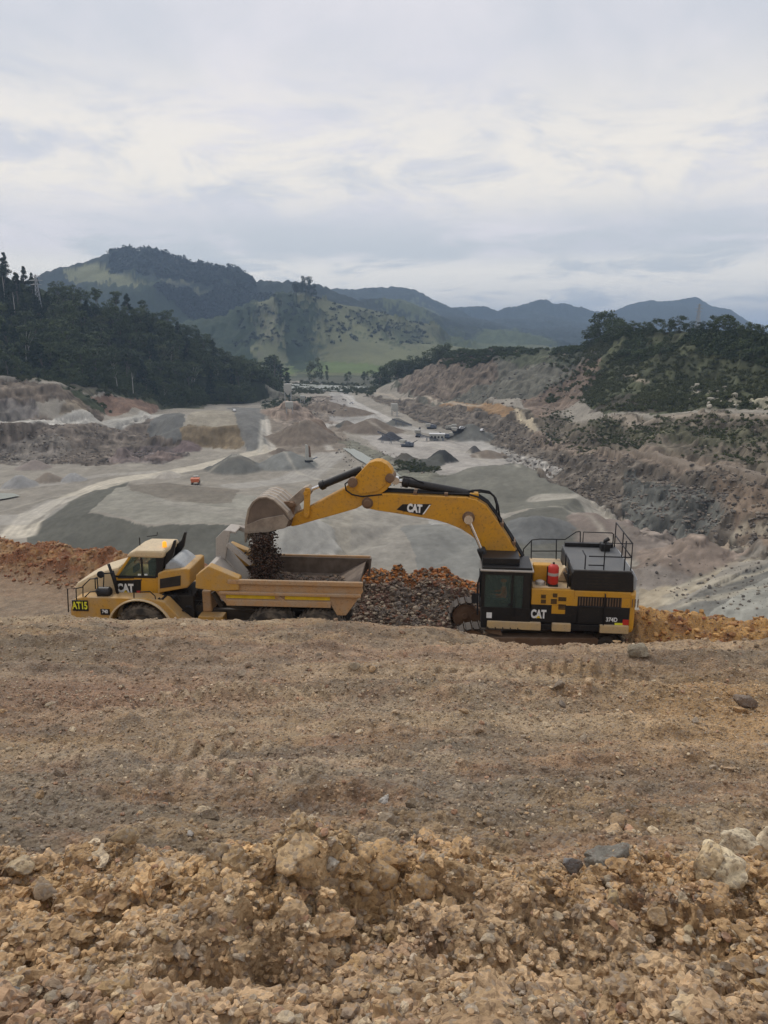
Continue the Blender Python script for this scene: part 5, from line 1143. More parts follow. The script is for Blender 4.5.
mb = MB(); mb.box(ccx0-.35, ccx0-.1, cy0-.05, cy0+.0, zc0+.95, zc0+1.35); mb.tube([(ccx0, cy0+.02, zc0+1.3), (ccx0-.22, cy0-.02, zc0+1.3)], .02, 6); mb.build('mirror', 'rail', cab, .02)
# front step of the cab
mb = MB(); mb.prism([(ccx0+.1, zf-.04), (ccx0+.75, zf-.04), (ccx0+.85, zf-.3), (ccx0+.3, zf-.22)], -1.75, -1.55); mb.build('cab_step', 'brown', ex, .02)
# boom
boom_px = [(366, 499.5), (370, 496.5), (378, 494.3), (387, 493.6), (420, 495.5), (453.8, 497), (466, 497.6), (476, 499.8), (486, 505.6), (498, 522), (510, 541), (522, 561.5), (529, 577), (527, 590), (516, 594), (505, 586), (497, 572), (491, 560), (484, 549), (478, 541.5), (471, 535.5), (461, 529), (449, 524), (437, 520.5), (424, 518), (400, 514), (377, 510.6), (368, 508.5), (363.5, 505)]
yb = .42
bp_ = E.many(boom_px, -yb)
mb = MB(); mb.prism(bp_, -yb, yb); bo = mb.build('boom', 'boom_yellow', ex, .03)
mb = MB(); mb.prism(E.many([(396.6, 509.6), (402.5, 504.2), (431.5, 504), (421.8, 515.2)], -yb-.006), -yb-.012, -yb-.003); mb.build('decal', 'black', bo)
c1_ = E(414.5, 508.7, -yb-.02); tt_ = text('CAT', 'lettering', (c1_[0], -yb-.018, c1_[1]), .42, 'white', bo, .68, .06); tt_.rotation_euler = (math.pi/2, R(3.5), 0)
mb = MB(); mb.prism(E.many([(422.5, 514.2), (424, 514.2), (430.8, 504.8), (429.3, 504.8)], -yb-.014), -yb-.02, -yb-.013); mb.build('decal_stripe', 'white', bo)
mb = MB()
for (px, py, rd_) in ((367.5, 503, .22), (468.5, 517.5, .24)):
    mb = MB(); x, z = E(px, py, -yb); mb.lathe_y(x, z, [(rd_*.5, -yb-.16), (rd_*.72, -yb-.13), (rd_*.72, -yb-.05), (rd_, -yb-.04), (rd_, yb+.04), (rd_*.72, yb+.05), (rd_*.5, yb+.16)], 24); mb.build('pivot_pin', 'brown', bo)
mb = MB()
for dy in (-.25, -.1, .1, .25):
    pth = [T3(E(px, py-1.0, dy-.35*0), dy) for px, py in ((372, 497), (387, 494), (420, 495.5), (453, 496.5), (468, 497), (478, 500), (487, 506), (499, 522.5), (511, 541.5), (523, 562))]
    pth = [(p[0]+.02, p[1], p[2]-.30*(1 if True else 0)*0+.03) for p in pth]
    mb.tube([(p[0], dy, zz_) for p, zz_ in zip(pth, [E(q[0], q[1]-.6, -yb)[1]+.05 for q in ((372, 497), (387, 494), (420, 495.5), (453, 496.5), (468, 497), (478, 500), (487, 506), (499, 522.5), (511, 541.5), (523, 562))])], .035, 7)
mb.build('hydraulic_lines', 'rail', bo)
mb = MB()
for px, py in ((415, 497), (446, 498), (502, 528), (514, 547)): x, z = E(px, py-1.5, -yb); mb.box(x-.07, x+.07, -yb+.05, yb-.05, z-.02, z+.12)
mb.build('line_clamp', 'brown', bo, .01)
# boom cylinders
for sy in (-.72, .72):
    a = E(468.5, 517.5, -yb); b = E(481, 549, -yb-.3); c_ = (b[0]+.28, b[1]-1.25)
    d_ = np.array(b)-np.array(a); d_ /= np.hypot(*d_); b2 = np.array(a)+d_*1.35; c2 = np.array(a)+d_*3.6
    mb = MB(); mb.tube([(b2[0]-d_[0]*.12, sy, b2[1]-d_[1]*.12), (b2[0], sy, b2[1]), (c2[0], sy, c2[1])], [.16, .17, .15], 18); cyl = mb.build('boom_cylinder', 'black', ex, smooth=True)
    mb = MB(); mb.tube([(a[0], sy, a[1]), (b2[0], sy, b2[1])], .06, 16); mb.lathe_y(a[0], a[1], [(.17, sy-.1), (.17, sy+.1)], 20); mb.build('rod', 'chrome', cyl, smooth=False)
# stick
ys = .33
stick_px = [(288, 524.5), (287.5, 520.5), (292, 516), (307, 508.9), (325, 499), (344.6, 488.7), (355, 477.5), (364.7, 467), (369, 463), (375, 461), (381, 461.2), (387, 464.5), (391.5, 470), (393, 476), (391.5, 483.5), (387, 489.5), (378, 496), (368, 502), (356, 508.7), (336, 514.5), (316, 520), (300, 524.8), (292, 526.6)]
mb = MB(); mb.prism(E.many(stick_px, -ys), -ys, ys); st = mb.build('stick', 'boom_yellow', ex, .03)
mb = MB(); mb.prism(E.many([(351, 485), (366, 469), (372, 466), (388, 472), (386, 484), (378, 491), (360, 494)], -ys-.003), -ys-.035, -ys-.004); mb.build('side_plate', 'boom_yellow', st, .012)
mb = MB(); x, z = E(353, 482, -ys); mb.lathe_y(x, z, [(.1, -ys-.16), (.19, -ys-.14), (.19, ys+.14), (.1, ys+.16)], 20); mb.build('pivot_pin', 'brown', st); mb = MB(); x, z = E(390, 478, -ys); mb.lathe_y(x, z, [(.12, -ys-.12), (.18, -ys-.1), (.18, ys+.1)], 20); mb.build('pivot_pin', 'brown', st)
# bucket cylinder and links
a = np.array(E(308.5, 491, -.1)); b = np.array(E(361, 469.5, -.1)); d_ = (b-a)/np.hypot(*(b-a)); t0_ = a+d_*np.hypot(*(np.array(E(319, 486.4, -.1))-a))
mb = MB(); mb.tube([T3(t0_, 0), T3(t0_+d_*.05, 0), T3(t0_+d_*.22, 0), T3(t0_+d_*.24, 0), T3(b-d_*.1, 0), T3(b, 0)], [.13, .19, .19, .15, .15, .12], 20); cy_ = mb.build('bucket_cylinder', 'black', ex, smooth=False)
mb = MB(); mb.tube([T3(a, 0), T3(t0_+d_*.1, 0)], .065, 16); mb.lathe_y(a[0], a[1], [(.13, -.14), (.13, .14)], 20); mb.build('rod', 'chrome', cy_)
a = np.array(E(396, 480.2, 0)); b = np.array(E(472, 494.5, 0)); d_ = (b-a)/np.hypot(*(b-a)); t0_ = a+d_*np.hypot(*(np.array(E(402, 482, 0))-a))
mb = MB(); mb.tube([T3(t0_, 0), T3(t0_+d_*.05, 0), T3(t0_+d_*.25, 0), T3(t0_+d_*.27, 0), T3(b, 0), T3(b+d_*.1, 0)], [.15, .21, .21, .165, .165, .1], 20); cy_ = mb.build('stick_cylinder', 'black', ex)
mb = MB(); mb.tube([T3(a-d_*.1, 0), T3(t0_+d_*.1, 0)], .075, 16); mb.lathe_y(a[0], a[1], [(.15, -.16), (.15, .16)], 20); mb.build('rod', 'chrome', cy_)
mb = MB(); mb.box(b[0]-.1, b[0]+.25, -.25, .25, b[1]-.4, b[1]+.1); mb.build('cylinder_bracket', 'yellow', bo, .04)
mb = MB()
for dy, dd in ((-.1, 0), (.1, 6)):
    q = [(466, 492.5), (472, 490.5), (480, 490), (489, 491.5), (494, 496), (496.5, 504), (496.8+dd*.2, 514), (500, 524)]
    mb.tube([T3(E(px+dd*.25, py+dd*.3, dy), dy) for px, py in q], .038, 8)
for q in ([(399, 478), (404, 476.5), (412, 478), (418, 481), (424, 483)], [(350, 480), (345, 484), (346, 490), (352, 494.5), (362, 496.5), (372, 495.5), (382, 494.5)]):
    yy = -.42 if q[0][0] < 360 else -.2
    mb.tube([T3(E(px, py, yy), yy) for px, py in q], .03, 7)
mb.build('hose', 'rail', ex, smooth=True)
def link(mb, a, b, y, w=.11, th=.07):
    a, b = np.array(E(*a, y)), np.array(E(*b, y)); d = (b-a)/np.hypot(*(b-a)); n = np.array([-d[1], d[0]])*w
    mb.prism([tuple(a-d*w+n*.6), tuple(a-d*w-n*.6), tuple(a-n), tuple(b-n), tuple(b+d*w-n*.6), tuple(b+d*w+n*.6), tuple(b+n), tuple(a+n)], y-th/2, y+th/2)
mb = MB()
for y in (-.42, .42): link(mb, (307.5, 491), (306.5, 515), y, .12, .08)
a = E(308, 491, 0); mb.lathe_y(a[0], a[1], [(.09, -.5), (.09, .5)], 16); a = E(306.5, 515, -.4); mb.lathe_y(a[0], a[1], [(.09, -.5), (.09, .5)], 16); mb.build('linkage', 'boom_yellow', ex, .01)
mb = MB(); link(mb, (307.5, 490.5), (293.5, 502.5), 0, .2, .5); mb.build('power_link', 'bucket', ex, .02)
# bucket
bw = .95; Lp = lambda pts, y: E.many(pts, y)
outer = [(245.5, 533), (246, 521), (248.5, 509), (253, 502), (259, 498), (266, 497), (273.5, 500), (280, 505.5), (287, 512.5), (290.5, 519.5), (288.5, 525.5), (284, 528.5), (270, 531)]
mb = MB(); side = Lp(outer, -bw)
bk = empty('bucket', (0, 0, 0)); bk.parent = ex
mb.prism(side, -bw, -bw+.06); mb.build('bucket_side', 'bucket_shaded', bk, .012); mb = MB(); mb.prism(side, bw-.06, bw); mb.build('bucket_side', 'bucket_shaded', bk, .012)
# wrapper: thick curved plate from lip over the back to the hinge
o_ = np.array(side[:10]); cen = np.array(side).mean(0); inn = cen+(o_-cen)*.93; outp = cen+(o_-cen)*1.035
mb = MB(); mb.prism([tuple(p) for p in outp]+[tuple(p) for p in inn[::-1]], -bw-.03, bw+.03); mb.build('wrapper', 'bucket', bk, .015)
mb = MB()
for yy in (-.62, -.2, .2, .62): q0 = cen+(o_-cen)*1.03; q1 = cen+(o_-cen)*1.06; mb.prism([tuple(p) for p in q1[2:9]]+[tuple(p) for p in q0[2:9][::-1]], yy-.06, yy+.06)
mb.build('wear_strip', 'worn', bk, .01)
mb = MB(); q = Lp([(246, 533.5), (246.3, 525), (262, 518.5), (284, 514.5), (289, 520), (286, 527.5), (268, 532)], -bw); mb.prism(q, -bw-.05, -bw-.005); mb.build('side_cutter', 'bucket', bk, .015)
mb = MB()
for yy in (-.36, .36):
    mb.prism(Lp([(279, 505), (284, 501.5), (292, 501), (296, 504), (294.5, 510), (292, 523.5), (287, 527), (283, 520)], yy), yy-.06, yy+.06)
for p in ((292.5, 503.5), (290, 522.5)): a = E(*p, -.3); mb.lathe_y(a[0], a[1], [(.1, -.55), (.1, .55)], 18)
mb.build('hinge_ear', 'brown', bk, .02)
lp0 = np.array(Lp([(246, 532)], 0)[0])+np.array([.0, .15])
for k in range(5):
    yy = -bw+.12+k*(2*bw-.24)/4; a = np.array(side[0])+[.03, .0]; mb = MB(); mb.add([(a[0]-.09, yy-.09, a[1]+.06), (a[0]+.09, yy-.09, a[1]+.06), (a[0]+.09, yy+.09, a[1]+.06), (a[0]-.09, yy+.09, a[1]+.06), (a[0]-.10, yy-.05, a[1]-.42), (a[0]-.05, yy-.05, a[1]-.42), (a[0]-.05, yy+.05, a[1]-.42), (a[0]-.10, yy+.05, a[1]-.42)],
        [(0, 1, 2, 3), (4, 5, 6, 7), (0, 1, 5, 4), (1, 2, 6, 5), (2, 3, 7, 6), (3, 0, 4, 7)]); mb.build('tooth', 'bucket', bk, .01)
# ---------------------------------------------------------------- operator
def person(loc, rz, label):
    J = {'pelvis': (0, 0, .10), 'chest': (-.02, 0, .42), 'neck': (-.03, 0, .58), 'head': (-.05, 0, .68), 'crown': (-.05, 0, .79)}
    V = [J['pelvis'], (-.01, 0, .26), J['chest'], J['neck'], J['head'], J['crown']]; Ed = [(0, 1), (1, 2), (2, 3), (3, 4), (4, 5)]; Rd = [.15, .15, .17, .06, .10, .085]
    for s in (-1, 1):
        b = len(V); V += [(-.02, s*.17, .50), (-.14, s*.24, .27), (-.38, s*.18, .27), (-.46, s*.17, .28)]; Ed += [(2, b), (b, b+1), (b+1, b+2), (b+2, b+3)]; Rd += [.065, .05, .038, .032]
        for q in range(4): f = len(V); V += [(-.51, s*(.145+.018*q), .285), (-.55, s*(.145+.018*q), .265)]; Ed += [(b+3, f), (f, f+1)]; Rd += [.010, .009]
        f = len(V); V += [(-.48, s*.13, .30)]; Ed += [(b+3, f)]; Rd += [.011]
        b = len(V); V += [(-.06, s*.10, .08), (-.46, s*.13, .12), (-.50, s*.13, -.26), (-.64, s*.13, -.31)]; Ed += [(0, b), (b, b+1), (b+1, b+2), (b+2, b+3)]; Rd += [.09, .065, .045, .04]
    me = bpy.data.meshes.new('person'); me.from_pydata(V, Ed, []); o = bpy.data.objects.new('person', me); COL.objects.link(o); o.location = loc; o.rotation_euler = (0, 0, rz)
    sk = o.modifiers.new('skin', 'SKIN')
    for i, r_ in enumerate(Rd): me.skin_vertices[0].data[i].radius = (r_, r_)
    me.skin_vertices[0].data[0].use_root = True
    ss = o.modifiers.new('sub', 'SUBSURF'); ss.levels = ss.render_levels = 1
    dg = bpy.context.evaluated_depsgraph_get(); dg.update(); m2 = bpy.data.meshes.new_from_object(o.evaluated_get(dg)); o.modifiers.clear(); o.data = m2
    m2.materials.clear()
    for k in ('skin', 'vest', 'trousers', 'rail'): m2.materials.append(M[k])
    for p in m2.polygons:
        c = p.center; p.use_smooth = True
        p.material_index = 2 if c.z < .14 and abs(c.y) < .3 and c.x > -.6 and not (c.z > .2) else (1 if c.z < .57 and c.x > -.36 else 0)
        if c.z < -.2: p.material_index = 3
    mb = MB(); mb.tube([(-.05, 0, .74), (-.05, 0, .78), (-.05, 0, .83), (-.05, 0, .85)], [.115, .115, .08, .02], 20); mb.build('cap', 'vest', o, smooth=True)
    return tag(o, label, 'person')
cabw = E.o+E.ex*((ccx1-.95))+E.ey*(-1.22)
person((cabw[0], cabw[1], zc0+.93), -R(6), 'person in an orange vest sitting at the controls inside the excavator cab')
# ---------------------------------------------------------------- truck
D = Frame(-6.85, 28.3, R(4)); tr = empty('dump_truck', (-6.85, 28.3, 0), -R(4), label='dusty yellow articulated dump truck being loaded beneath the bucket', cat='dump truck')
def TX(px, py, y): return D(px, py, y)
HB = 1.62
ring = lambda px, py, y: (TX(px, py, y)[0], y, TX(px, py, y)[1])
rimz = TX(300, 582.3, -HB)[1]; bx0 = TX(214, 585, -HB)[0]; bx1 = TX(362, 584, -HB)[0]
# body
side = D.many([(213, 579.5), (361.5, 584), (363, 592), (346, 615.6), (337, 615.6), (330.5, 604.6), (226.5, 604.6), (216, 592)], -HB)
mb = MB(); mb.prism(side, -HB, -HB+.09); bed = mb.build('bed', 'bed', tr, .02)
mb = MB(); mb.prism([(x, z) for x, z in side[:4]]+[(x, z) for x, z in side[4:]], HB-.09, HB); mb.build('bed_side', 'bed_in', bed, .02)
zfl = TX(300, 603, -HB)[1]
mb = MB(); mb.prism([(bx0+.3, zfl), (bx1-1.2, zfl), (bx1-.15, zfl+.55), (bx1-.15, zfl+.7), (bx1-1.2, zfl+.15), (bx0+.3, zfl+.15)], -HB+.09, HB-.09); mb.build('bed_floor', 'bed_in', bed)
# rim rail, ribs, reflective stripe
mb = MB(); mb.box(bx0+.55, bx1+.04, -HB-.12, -HB+.02, rimz-.10, rimz+.08); mb.build('rim', 'bed', bed, .03); mb = MB(); mb.box(bx0+.5, bx1+.04, HB-.02, HB+.10, rimz-.10, rimz+.08); mb.build('rim', 'bed', bed, .03)
z1, z2 = TX(280, 591.8, -HB)[1], TX(280, 594.2, -HB)[1]; mb = MB(); mb.box(TX(220, 593, -HB)[0], TX(361, 593, -HB)[0], -HB-.14, -HB, z2-.03, z1); mb.build('side_ledge', 'bed', bed, .03)
z3 = TX(280, 597.3, -HB)[1]
for (a, b) in ((226, 275), (285, 330)): mb = MB(); mb.box(TX(a, 597, -HB)[0], TX(b, 597, -HB)[0], -HB-.02, -HB-.003, z3-.07, z3+.06); mb.build('reflective_stripe', 'stripe', bed)
mb = MB(); q = D.many([(273, 594.5), (278, 594.5), (287, 601.5), (281, 601.5)], -HB-.03); mb.prism(q, -HB-.06, -HB-.004); mb.build('side_rib', 'bed', bed, .01)
mb = MB(); z4 = TX(280, 604, -HB)[1]; mb.box(TX(227, 604, -HB)[0], TX(331, 604, -HB)[0], -HB-.10, -HB+.0, z4-.08, z4+.16); mb.build('bottom_rail', 'bed', bed, .02)
mb = MB(); mb.prism([(bx1-.06, rimz-.7), (bx1+.02, rimz-.7), (bx1+.10, rimz+.06), (bx1+.02, rimz+.06)], -HB+.1, -HB+.3); mb.prism([(bx1-.06, rimz-.7), (bx1+.02, rimz-.7), (bx1+.10, rimz+.06), (bx1+.02, rimz+.06)], HB-.3, HB-.1); mb.build('tail_post', 'bed_in', bed)
# front corner cap and headboard
cap_ = D.many([(196, 587.5), (196.6, 574.6), (209, 565.2), (239.5, 577.8), (239.5, 589.7), (216, 590.5)], -HB)
mb = MB(); mb.prism(cap_, -HB-.10, -HB+.35); mb.build('corner_guard', 'yellow_dusty', bed, .04)
mb = MB(); mb.prism(cap_, HB-.35, HB+.10); mb.build('corner_guard', 'yellow_dusty', bed, .04)
a = TX(204.5, 549.5, -HB+.0); h0 = TX(207, 566, -HB); b = TX(213, 563, -HB)
hb = [(h0[0], h0[1]-.8), (h0[0]-.05, h0[1]), (a[0], a[1]+.02), (a[0]+.36, a[1]+.36-.0), (a[0]+.80, a[1]+.30), (a[0]+.80, a[1]+.22), (a[0]+.42, a[1]+.26), (a[0]+.13, a[1]-.02), (h0[0]+.18, h0[1]), (h0[0]+1.1, zfl+.2), (h0[0]+.6, zfl+.2), (h0[0]+.25, h0[1]-.9)]
mb = MB(); mb.prism(hb, -.15, .85); mb.build('headboard', 'worn', bed, .03)
hb2 = [(h0[0], h0[1]-.8), (h0[0]-.05, h0[1]-.05), (h0[0]+.14, h0[1]-.05), (h0[0]+1.1, zfl+.2), (h0[0]+.6, zfl+.2), (h0[0]+.25, h0[1]-.9)]
mb = MB(); mb.prism(hb2, -HB+.08, -.155); mb.build('front_wall', 'worn', bed, .02)
mb = MB(); mb.prism([(a[0]-.02, a[1]-.75), (a[0]+.02, a[1]+.05), (a[0]+.36, a[1]+.38), (a[0]+.62, a[1]+.36), (a[0]+.35, a[1]-.8)], -.24, -.16); mb.build('headboard_cheek', 'worn', bed, .02)
mb = MB()
for y_, p0, p1, rr_ in ((-.3, (a[0]+.5, a[1]-.15), (a[0]+1.45, a[1]-.95), .10), (.7, (a[0]+.7, a[1]+.25), (a[0]+1.75, a[1]-.12), .09), (1.1, (a[0]+.7, a[1]+.18), (a[0]+1.6, a[1]-.55), .09)):
    d_ = np.array(p1)-np.array(p0); d_ /= np.hypot(*d_); n_ = np.array([-d_[1], d_[0]])*rr_; mb.prism([tuple(np.array(p0)+n_), tuple(np.array(p1)+n_), tuple(np.array(p1)-n_), tuple(np.array(p0)-n_)], y_-.1, y_+.1)
mb.build('headboard_brace', 'worn', bed, .02)
# load
def lump_sheet(name, x0, x1, y0, y1, zfun, mat, parent, n=60, col=(.09, .062, .048)):
    gx, gy = np.meshgrid(np.linspace(x0, x1, n*2), np.linspace(y0, y1, n), indexing='ij'); gz = zfun(gx, gy)
    c, i_ = cell(gx*5, gy*5, 3); gz = gz+.12*i_*(1-c)+.1*fbm(gx*4, gy*4, 5, 3); nn = gx.shape
    Fq = grid_faces(nn[0], nn[1], False); return mesh_np(name, np.stack([gx.ravel(), gy.ravel(), gz.ravel()], 1), Fq, M[mat], np.tile(col, (gx.size, 1))*(1+.8*(i_.ravel()[:, None]-.4)), parent=parent)
fx_ = TX(262, 560, 0)[0]
ldz = lambda x, y: zfl-.05+.55*np.exp(-((x-fx_-.2)/.9)**2-((y-.1)/1.2)**2)+.35*np.exp(-((x-fx_-2.6)/1.3)**2-((y-.1)/1.1)**2)
ld = lump_sheet('load', bx0+.75, bx1-.3, -HB+.1, HB-.1, ldz, 'rubble', None)
ld.location = tr.location; ld.rotation_euler = tr.rotation_euler; tag(ld, 'dark brown broken rock lying inside the truck bed', 'rubble', kind='stuff')
# falling rock between bucket and bed
r_ = np.random.RandomState(3); n = 9000; zt_ = TX(257, 531, 0)[1]; zb_ = zfl+.5
tz = r_.rand(n)**.8; yy0 = r_.rand(n); ptsx = (TX(248, 533, 0)[0]+(1-tz)*0)+(.45+.95*r_.rand(n))*1.0*(.72+.45*tz)+.0; zzz = zt_-(zt_-zb_)*tz
ptsx = TX(249.5, 533, 0)[0]+(r_.rand(n)*.5+.5*r_.beta(2, 2, n))*(1.0+.30*tz)+.12*np.sin(tz*9+yy0*3); yy_ = r_.uniform(-.8, .75, n)
W_ = D.o[None]+ptsx[:, None]*D.ex+yy_[:, None]*D.ey; W_[:, 2] = zzz
cc_ = np.array([(.045, .027, .02), (.075, .036, .024), (.03, .022, .018), (.11, .075, .05)])[r_.choice(4, n, p=[.35, .3, .25, .1])]
scatter('falling_rock', W_, .012+.065*r_.rand(n)**3, cc_, 1, 301, 'dark rock and soil falling out of the bucket into the truck', 'rubble', sink=.5)
xs = r_.uniform(bx0+.9, bx1-.5, 900); ys_ = r_.uniform(-HB+.2, HB-.2, 900); W_ = D.o[None]+xs[:, None]*D.ex+ys_[:, None]*D.ey; W_[:, 2] = ldz(xs, ys_)+.05
scatter('loaded_rock', W_, .035+.09*r_.rand(900)**3, stone_cols(900, r_, np.tile((.09, .065, .05), (900, 1)), [(.07, .055, .045), (.13, .08, .05), (.10, .09, .08), (.22, .16, .11)], .3), 2, 302, 'loose stones on top of the load in the truck bed', 'rubble')
# wheels
def wheel(px, name='wheel', rad=.98, yv=(-1.2, 1.2), x=None):
    x = TX(px, 612, -1.3)[0] if x is None else x
    for yc_ in yv:
        mb = MB(); w_ = .34; mb.lathe_y(x, rad, [(rad*.52, yc_-w_*.8), (rad*.62, yc_-w_), (rad*.86, yc_-w_), (rad*.97, yc_-w_*.75), (rad*.975, yc_+w_*.75), (rad*.86, yc_+w_), (rad*.62, yc_+w_), (rad*.52, yc_+w_*.8)], 48); wh = mb.build(name, 'rubber', tr)
        mb = MB(); nl = 26
        for k in range(nl):
            a0 = 2*math.pi*k/nl
            for s_ in (-1, 1):
                aa = a0+(math.pi/nl if s_ > 0 else 0); V = []
                for (rr_, dy, da) in ((rad*.93, .02, 0), (rad*.93, w_*.98, .07), (rad*1.025, w_*.9, .07), (rad*1.025, .02, 0)):
                    for q in (-.045, .045): V.append((x+rr_*math.cos(aa+da+q), yc_+s_*dy, rad+rr_*math.sin(aa+da+q)))
                mb.add(V, [(0, 1, 3, 2), (2, 3, 5, 4), (4, 5, 7, 6), (6, 7, 1, 0), (0, 2, 4, 6), (1, 7, 5, 3)])
        mb.build('tread', 'rubber', wh)
        s_ = -1 if yc_ < 0 else 1
        mb = MB(); mb.lathe_y(x, rad, [(.1, yc_+s_*.26), (.2, yc_+s_*.24), (.28, yc_+s_*.12), (.46, yc_+s_*.14), (.53, yc_+s_*.28), (.5, yc_-s_*.2)], 32); mb.build('rim', 'yellow_dusty', wh)
wheel(272); wheel(320); wheel(143)
# chassis, hitch, articulation
zc = 1.25; mb = MB(); xA, xB = TX(196, 600, 0)[0], bx1-1.2
mb.box(xA, xB, -.55, -.35, zc-.2, zc+.25); mb.box(xA, xB, .35, .55, zc-.2, zc+.25); mb.box(xA, xA+.5, -.6, .6, zc-.3, zc+.4)
for w_ in (272, 320): x = TX(w_, 612, -1.3)[0]; mb.box(x-.2, x+.2, -.95, .95, .8, 1.2)
mb.build('rear_frame', 'steel', tr, .03)
mb = MB(); mb.box(TX(201, 608, -.7)[0], TX(226, 608, -.7)[0], -1.15, -.6, .78, 1.42); mb.build('hitch_block', 'yellow_dusty', tr, .05)
mb = MB(); mb.box(TX(203, 600, -.6)[0], TX(212, 600, -.6)[0], -.7, .5, 1.42, 2.3); mb.build('bed_support', 'bed', tr, .05)
mb = MB(); mb.tube([ring(213, 592, -.9), ring(222, 606, -.9)], .10, 14); mb.tube([ring(228, 604, -.8), ring(262, 612, -.8)], .12, 14); mb.build('hoist_cylinder', 'steel', tr)
rq = np.random.RandomState(9)
for k in range(30):
    mb = MB(); p0 = ring(rq.uniform(160, 200), rq.uniform(592, 614), rq.uniform(-1.1, -.2)); p1 = (p0[0]+rq.uniform(-.5, .7), p0[1]+rq.uniform(-.2, .2), p0[2]+rq.uniform(-.35, .35))
    mb.tube([p0, ((p0[0]+p1[0])/2, p0[1], max(p0[2], p1[2])+.08), p1], rq.uniform(.025, .06), 6); mb.build('hose', 'rail', tr)
mb = MB(); mb.box(TX(158, 600, -.8)[0], TX(194, 600, -.8)[0], -.85, .85, 1.0, 2.15); mb.box(TX(80, 606, -.9)[0], TX(160, 606, -.8)[0], -.7, .7, .8, 1.5); mb.build('front_frame', 'grille', tr, .04)
# tractor front: fender platform, hood, cab
fx0 = TX(74, 606, -1.35)[0]; fx1 = TX(160, 600, -1.45)[0]; wx = TX(143, 612, -1.3)[0]; zp = TX(120, 598.5, -1.5)[1]
arch = [(wx+1.22*math.cos(a), .98+1.22*math.sin(a)) for a in np.linspace(R(8), R(172), 22)]
zp = max(zp, .98+1.22+.06)
low = [(fx0, 1.0), (fx0-.02, 1.75), (fx0+.15, zp-.1), (fx0+.5, zp), (wx+.5, zp), (wx+1.0, zp-.12), (wx+1.55, zp-.75), (wx+2.05, zp-1.15), (wx+1.95, zp-1.28)]
fen = low+[arch[0]]+arch[1:]+[(wx-1.25, 1.0)]
mb = MB(); mb.prism(fen, -1.62, -.95); fd = mb.build('fender', 'yellow_dusty', tr, .04)
mb = MB(); mb.prism(fen, .95, 1.62); mb.build('fender', 'yellow_dusty', tr, .04)
mb = MB(); a_ = [(wx+(1.30)*math.cos(t_), .98+1.27*math.sin(t_)) for t_ in np.linspace(R(12), R(168), 22)]; b_ = [(wx+1.22*math.cos(t_), .98+1.21*math.sin(t_)) for t_ in np.linspace(R(12), R(168), 22)]
mb.prism(a_+b_[::-1], -1.72, -1.60); mb.build('wheel_arch', 'cream', fd, .02)
hp = D.many([(75, 600), (74.5, 587), (77, 583), (84, 579), (95, 573.5), (108, 569.5), (119, 566.5), (122, 590), (122, 606)], -.75)
hp = [(hp[0][0], 1.1)]+hp[1:-1]+[(hp[-1][0], 1.1)]
mb = MB(); mb.prism(hp, -.78, .78); mb.build('hood', 'cream', tr, .12)
mb = MB(); mb.box(fx0-.10, fx0+.02, -.72, .72, 1.15, 2.2); mb.build('front_grille', 'grille', tr, .02)
mb = MB(); mb.box(fx0-.22, fx0+.3, -1.5, 1.5, .75, 1.2); mb.build('bumper', 'black', tr, .06)
# number board
q0, q1 = TX(72, 600, -1.64), TX(87, 609, -1.64); mb = MB(); mb.box(q0[0], q1[0]+.06, -1.67, -1.63, q1[1]-.08, q0[1]); nb = mb.build('number_board', 'black', tr, .01)
text('AT15', 'lettering', ((q0[0]+q1[0])/2+.03, -1.675, (q0[1]+q1[1])/2-.04), .40, 'signyellow', nb, .66, .03)
q0, q1 = TX(100.3, 609, -1.64), TX(110, 615, -1.64); mb = MB(); mb.box(q0[0], q1[0], -1.65, -1.625, q1[1], q0[1]); nb = mb.build('model_plate', 'black', tr, .005)
text('740', 'lettering', ((q0[0]+q1[0])/2, -1.655, (q0[1]+q1[1])/2+.02), .19, 'white', nb, .8, .03)
# cab of the truck
cyn = -.82; cx0, cx1 = TX(116, 590, cyn)[0], TX(163, 590, cyn)[0]; zb0 = zp-.02; zw0 = TX(135, 577, cyn)[1]; zw1 = TX(145, 557, cyn)[1]
mb = MB(); mb.box(cx0, cx1-.05, cyn, .82, zb0-.35, zw0)
A_ = TX(128.5, 557.5, cyn)[0]
mb.prism([(cx0, zw0), (cx0+.13, zw0), (A_+.12, zw1), (A_, zw1)], cyn, cyn+.07); mb.prism([(cx0, zw0), (cx0+.13, zw0), (A_+.12, zw1), (A_, zw1)], .75, .82)
tc_ = mb.build('cab', 'yellow', tr, .03)
cB = TX(156, 576, cyn)[0]; cT = TX(163, 559, cyn)[0]; mB = TX(141, 570, cyn)[0]
mb = MB()
for y0_, y1_ in ((cyn, cyn+.07), (.75, .82)):
    mb.prism([(cB-.05, zw0), (cB+.22, zw0), (cT+.05, zw1), (cT-.18, zw1)], y0_, y1_); mb.box(mB, mB+.07, y0_+.005, y1_-.005, zw0, zw1)
mb.box(cx0+.0, cB, cyn-.004, cyn+.03, zw0-.04, zw0+.05); mb.box(cT-.3, cT-.2, -.8, .8, zw0, zw1)
mb.build('pillar', 'black', tc_, .01)
mb = MB(); mb.prism([(cx0+.12, zw0+.03), (cB, zw0+.03), (cT-.1, zw1), (A_+.1, zw1)], cyn+.025, cyn+.035); mb.prism([(cx0+.03, zw0), (cx0+.045, zw0), (A_+.045, zw1), (A_+.03, zw1)], -.75, .75); mb.build('window', 'glass', tc_)
mb = MB(); mb.box(mB+.15, mB+.55, -.5, .2, zw0-.4, zw0+.55); mb.box(cx0+.5, cx0+.6, -.3, .3, zw0-.2, zw0+.25); mb.build('seat', 'rail', tc_, .05)
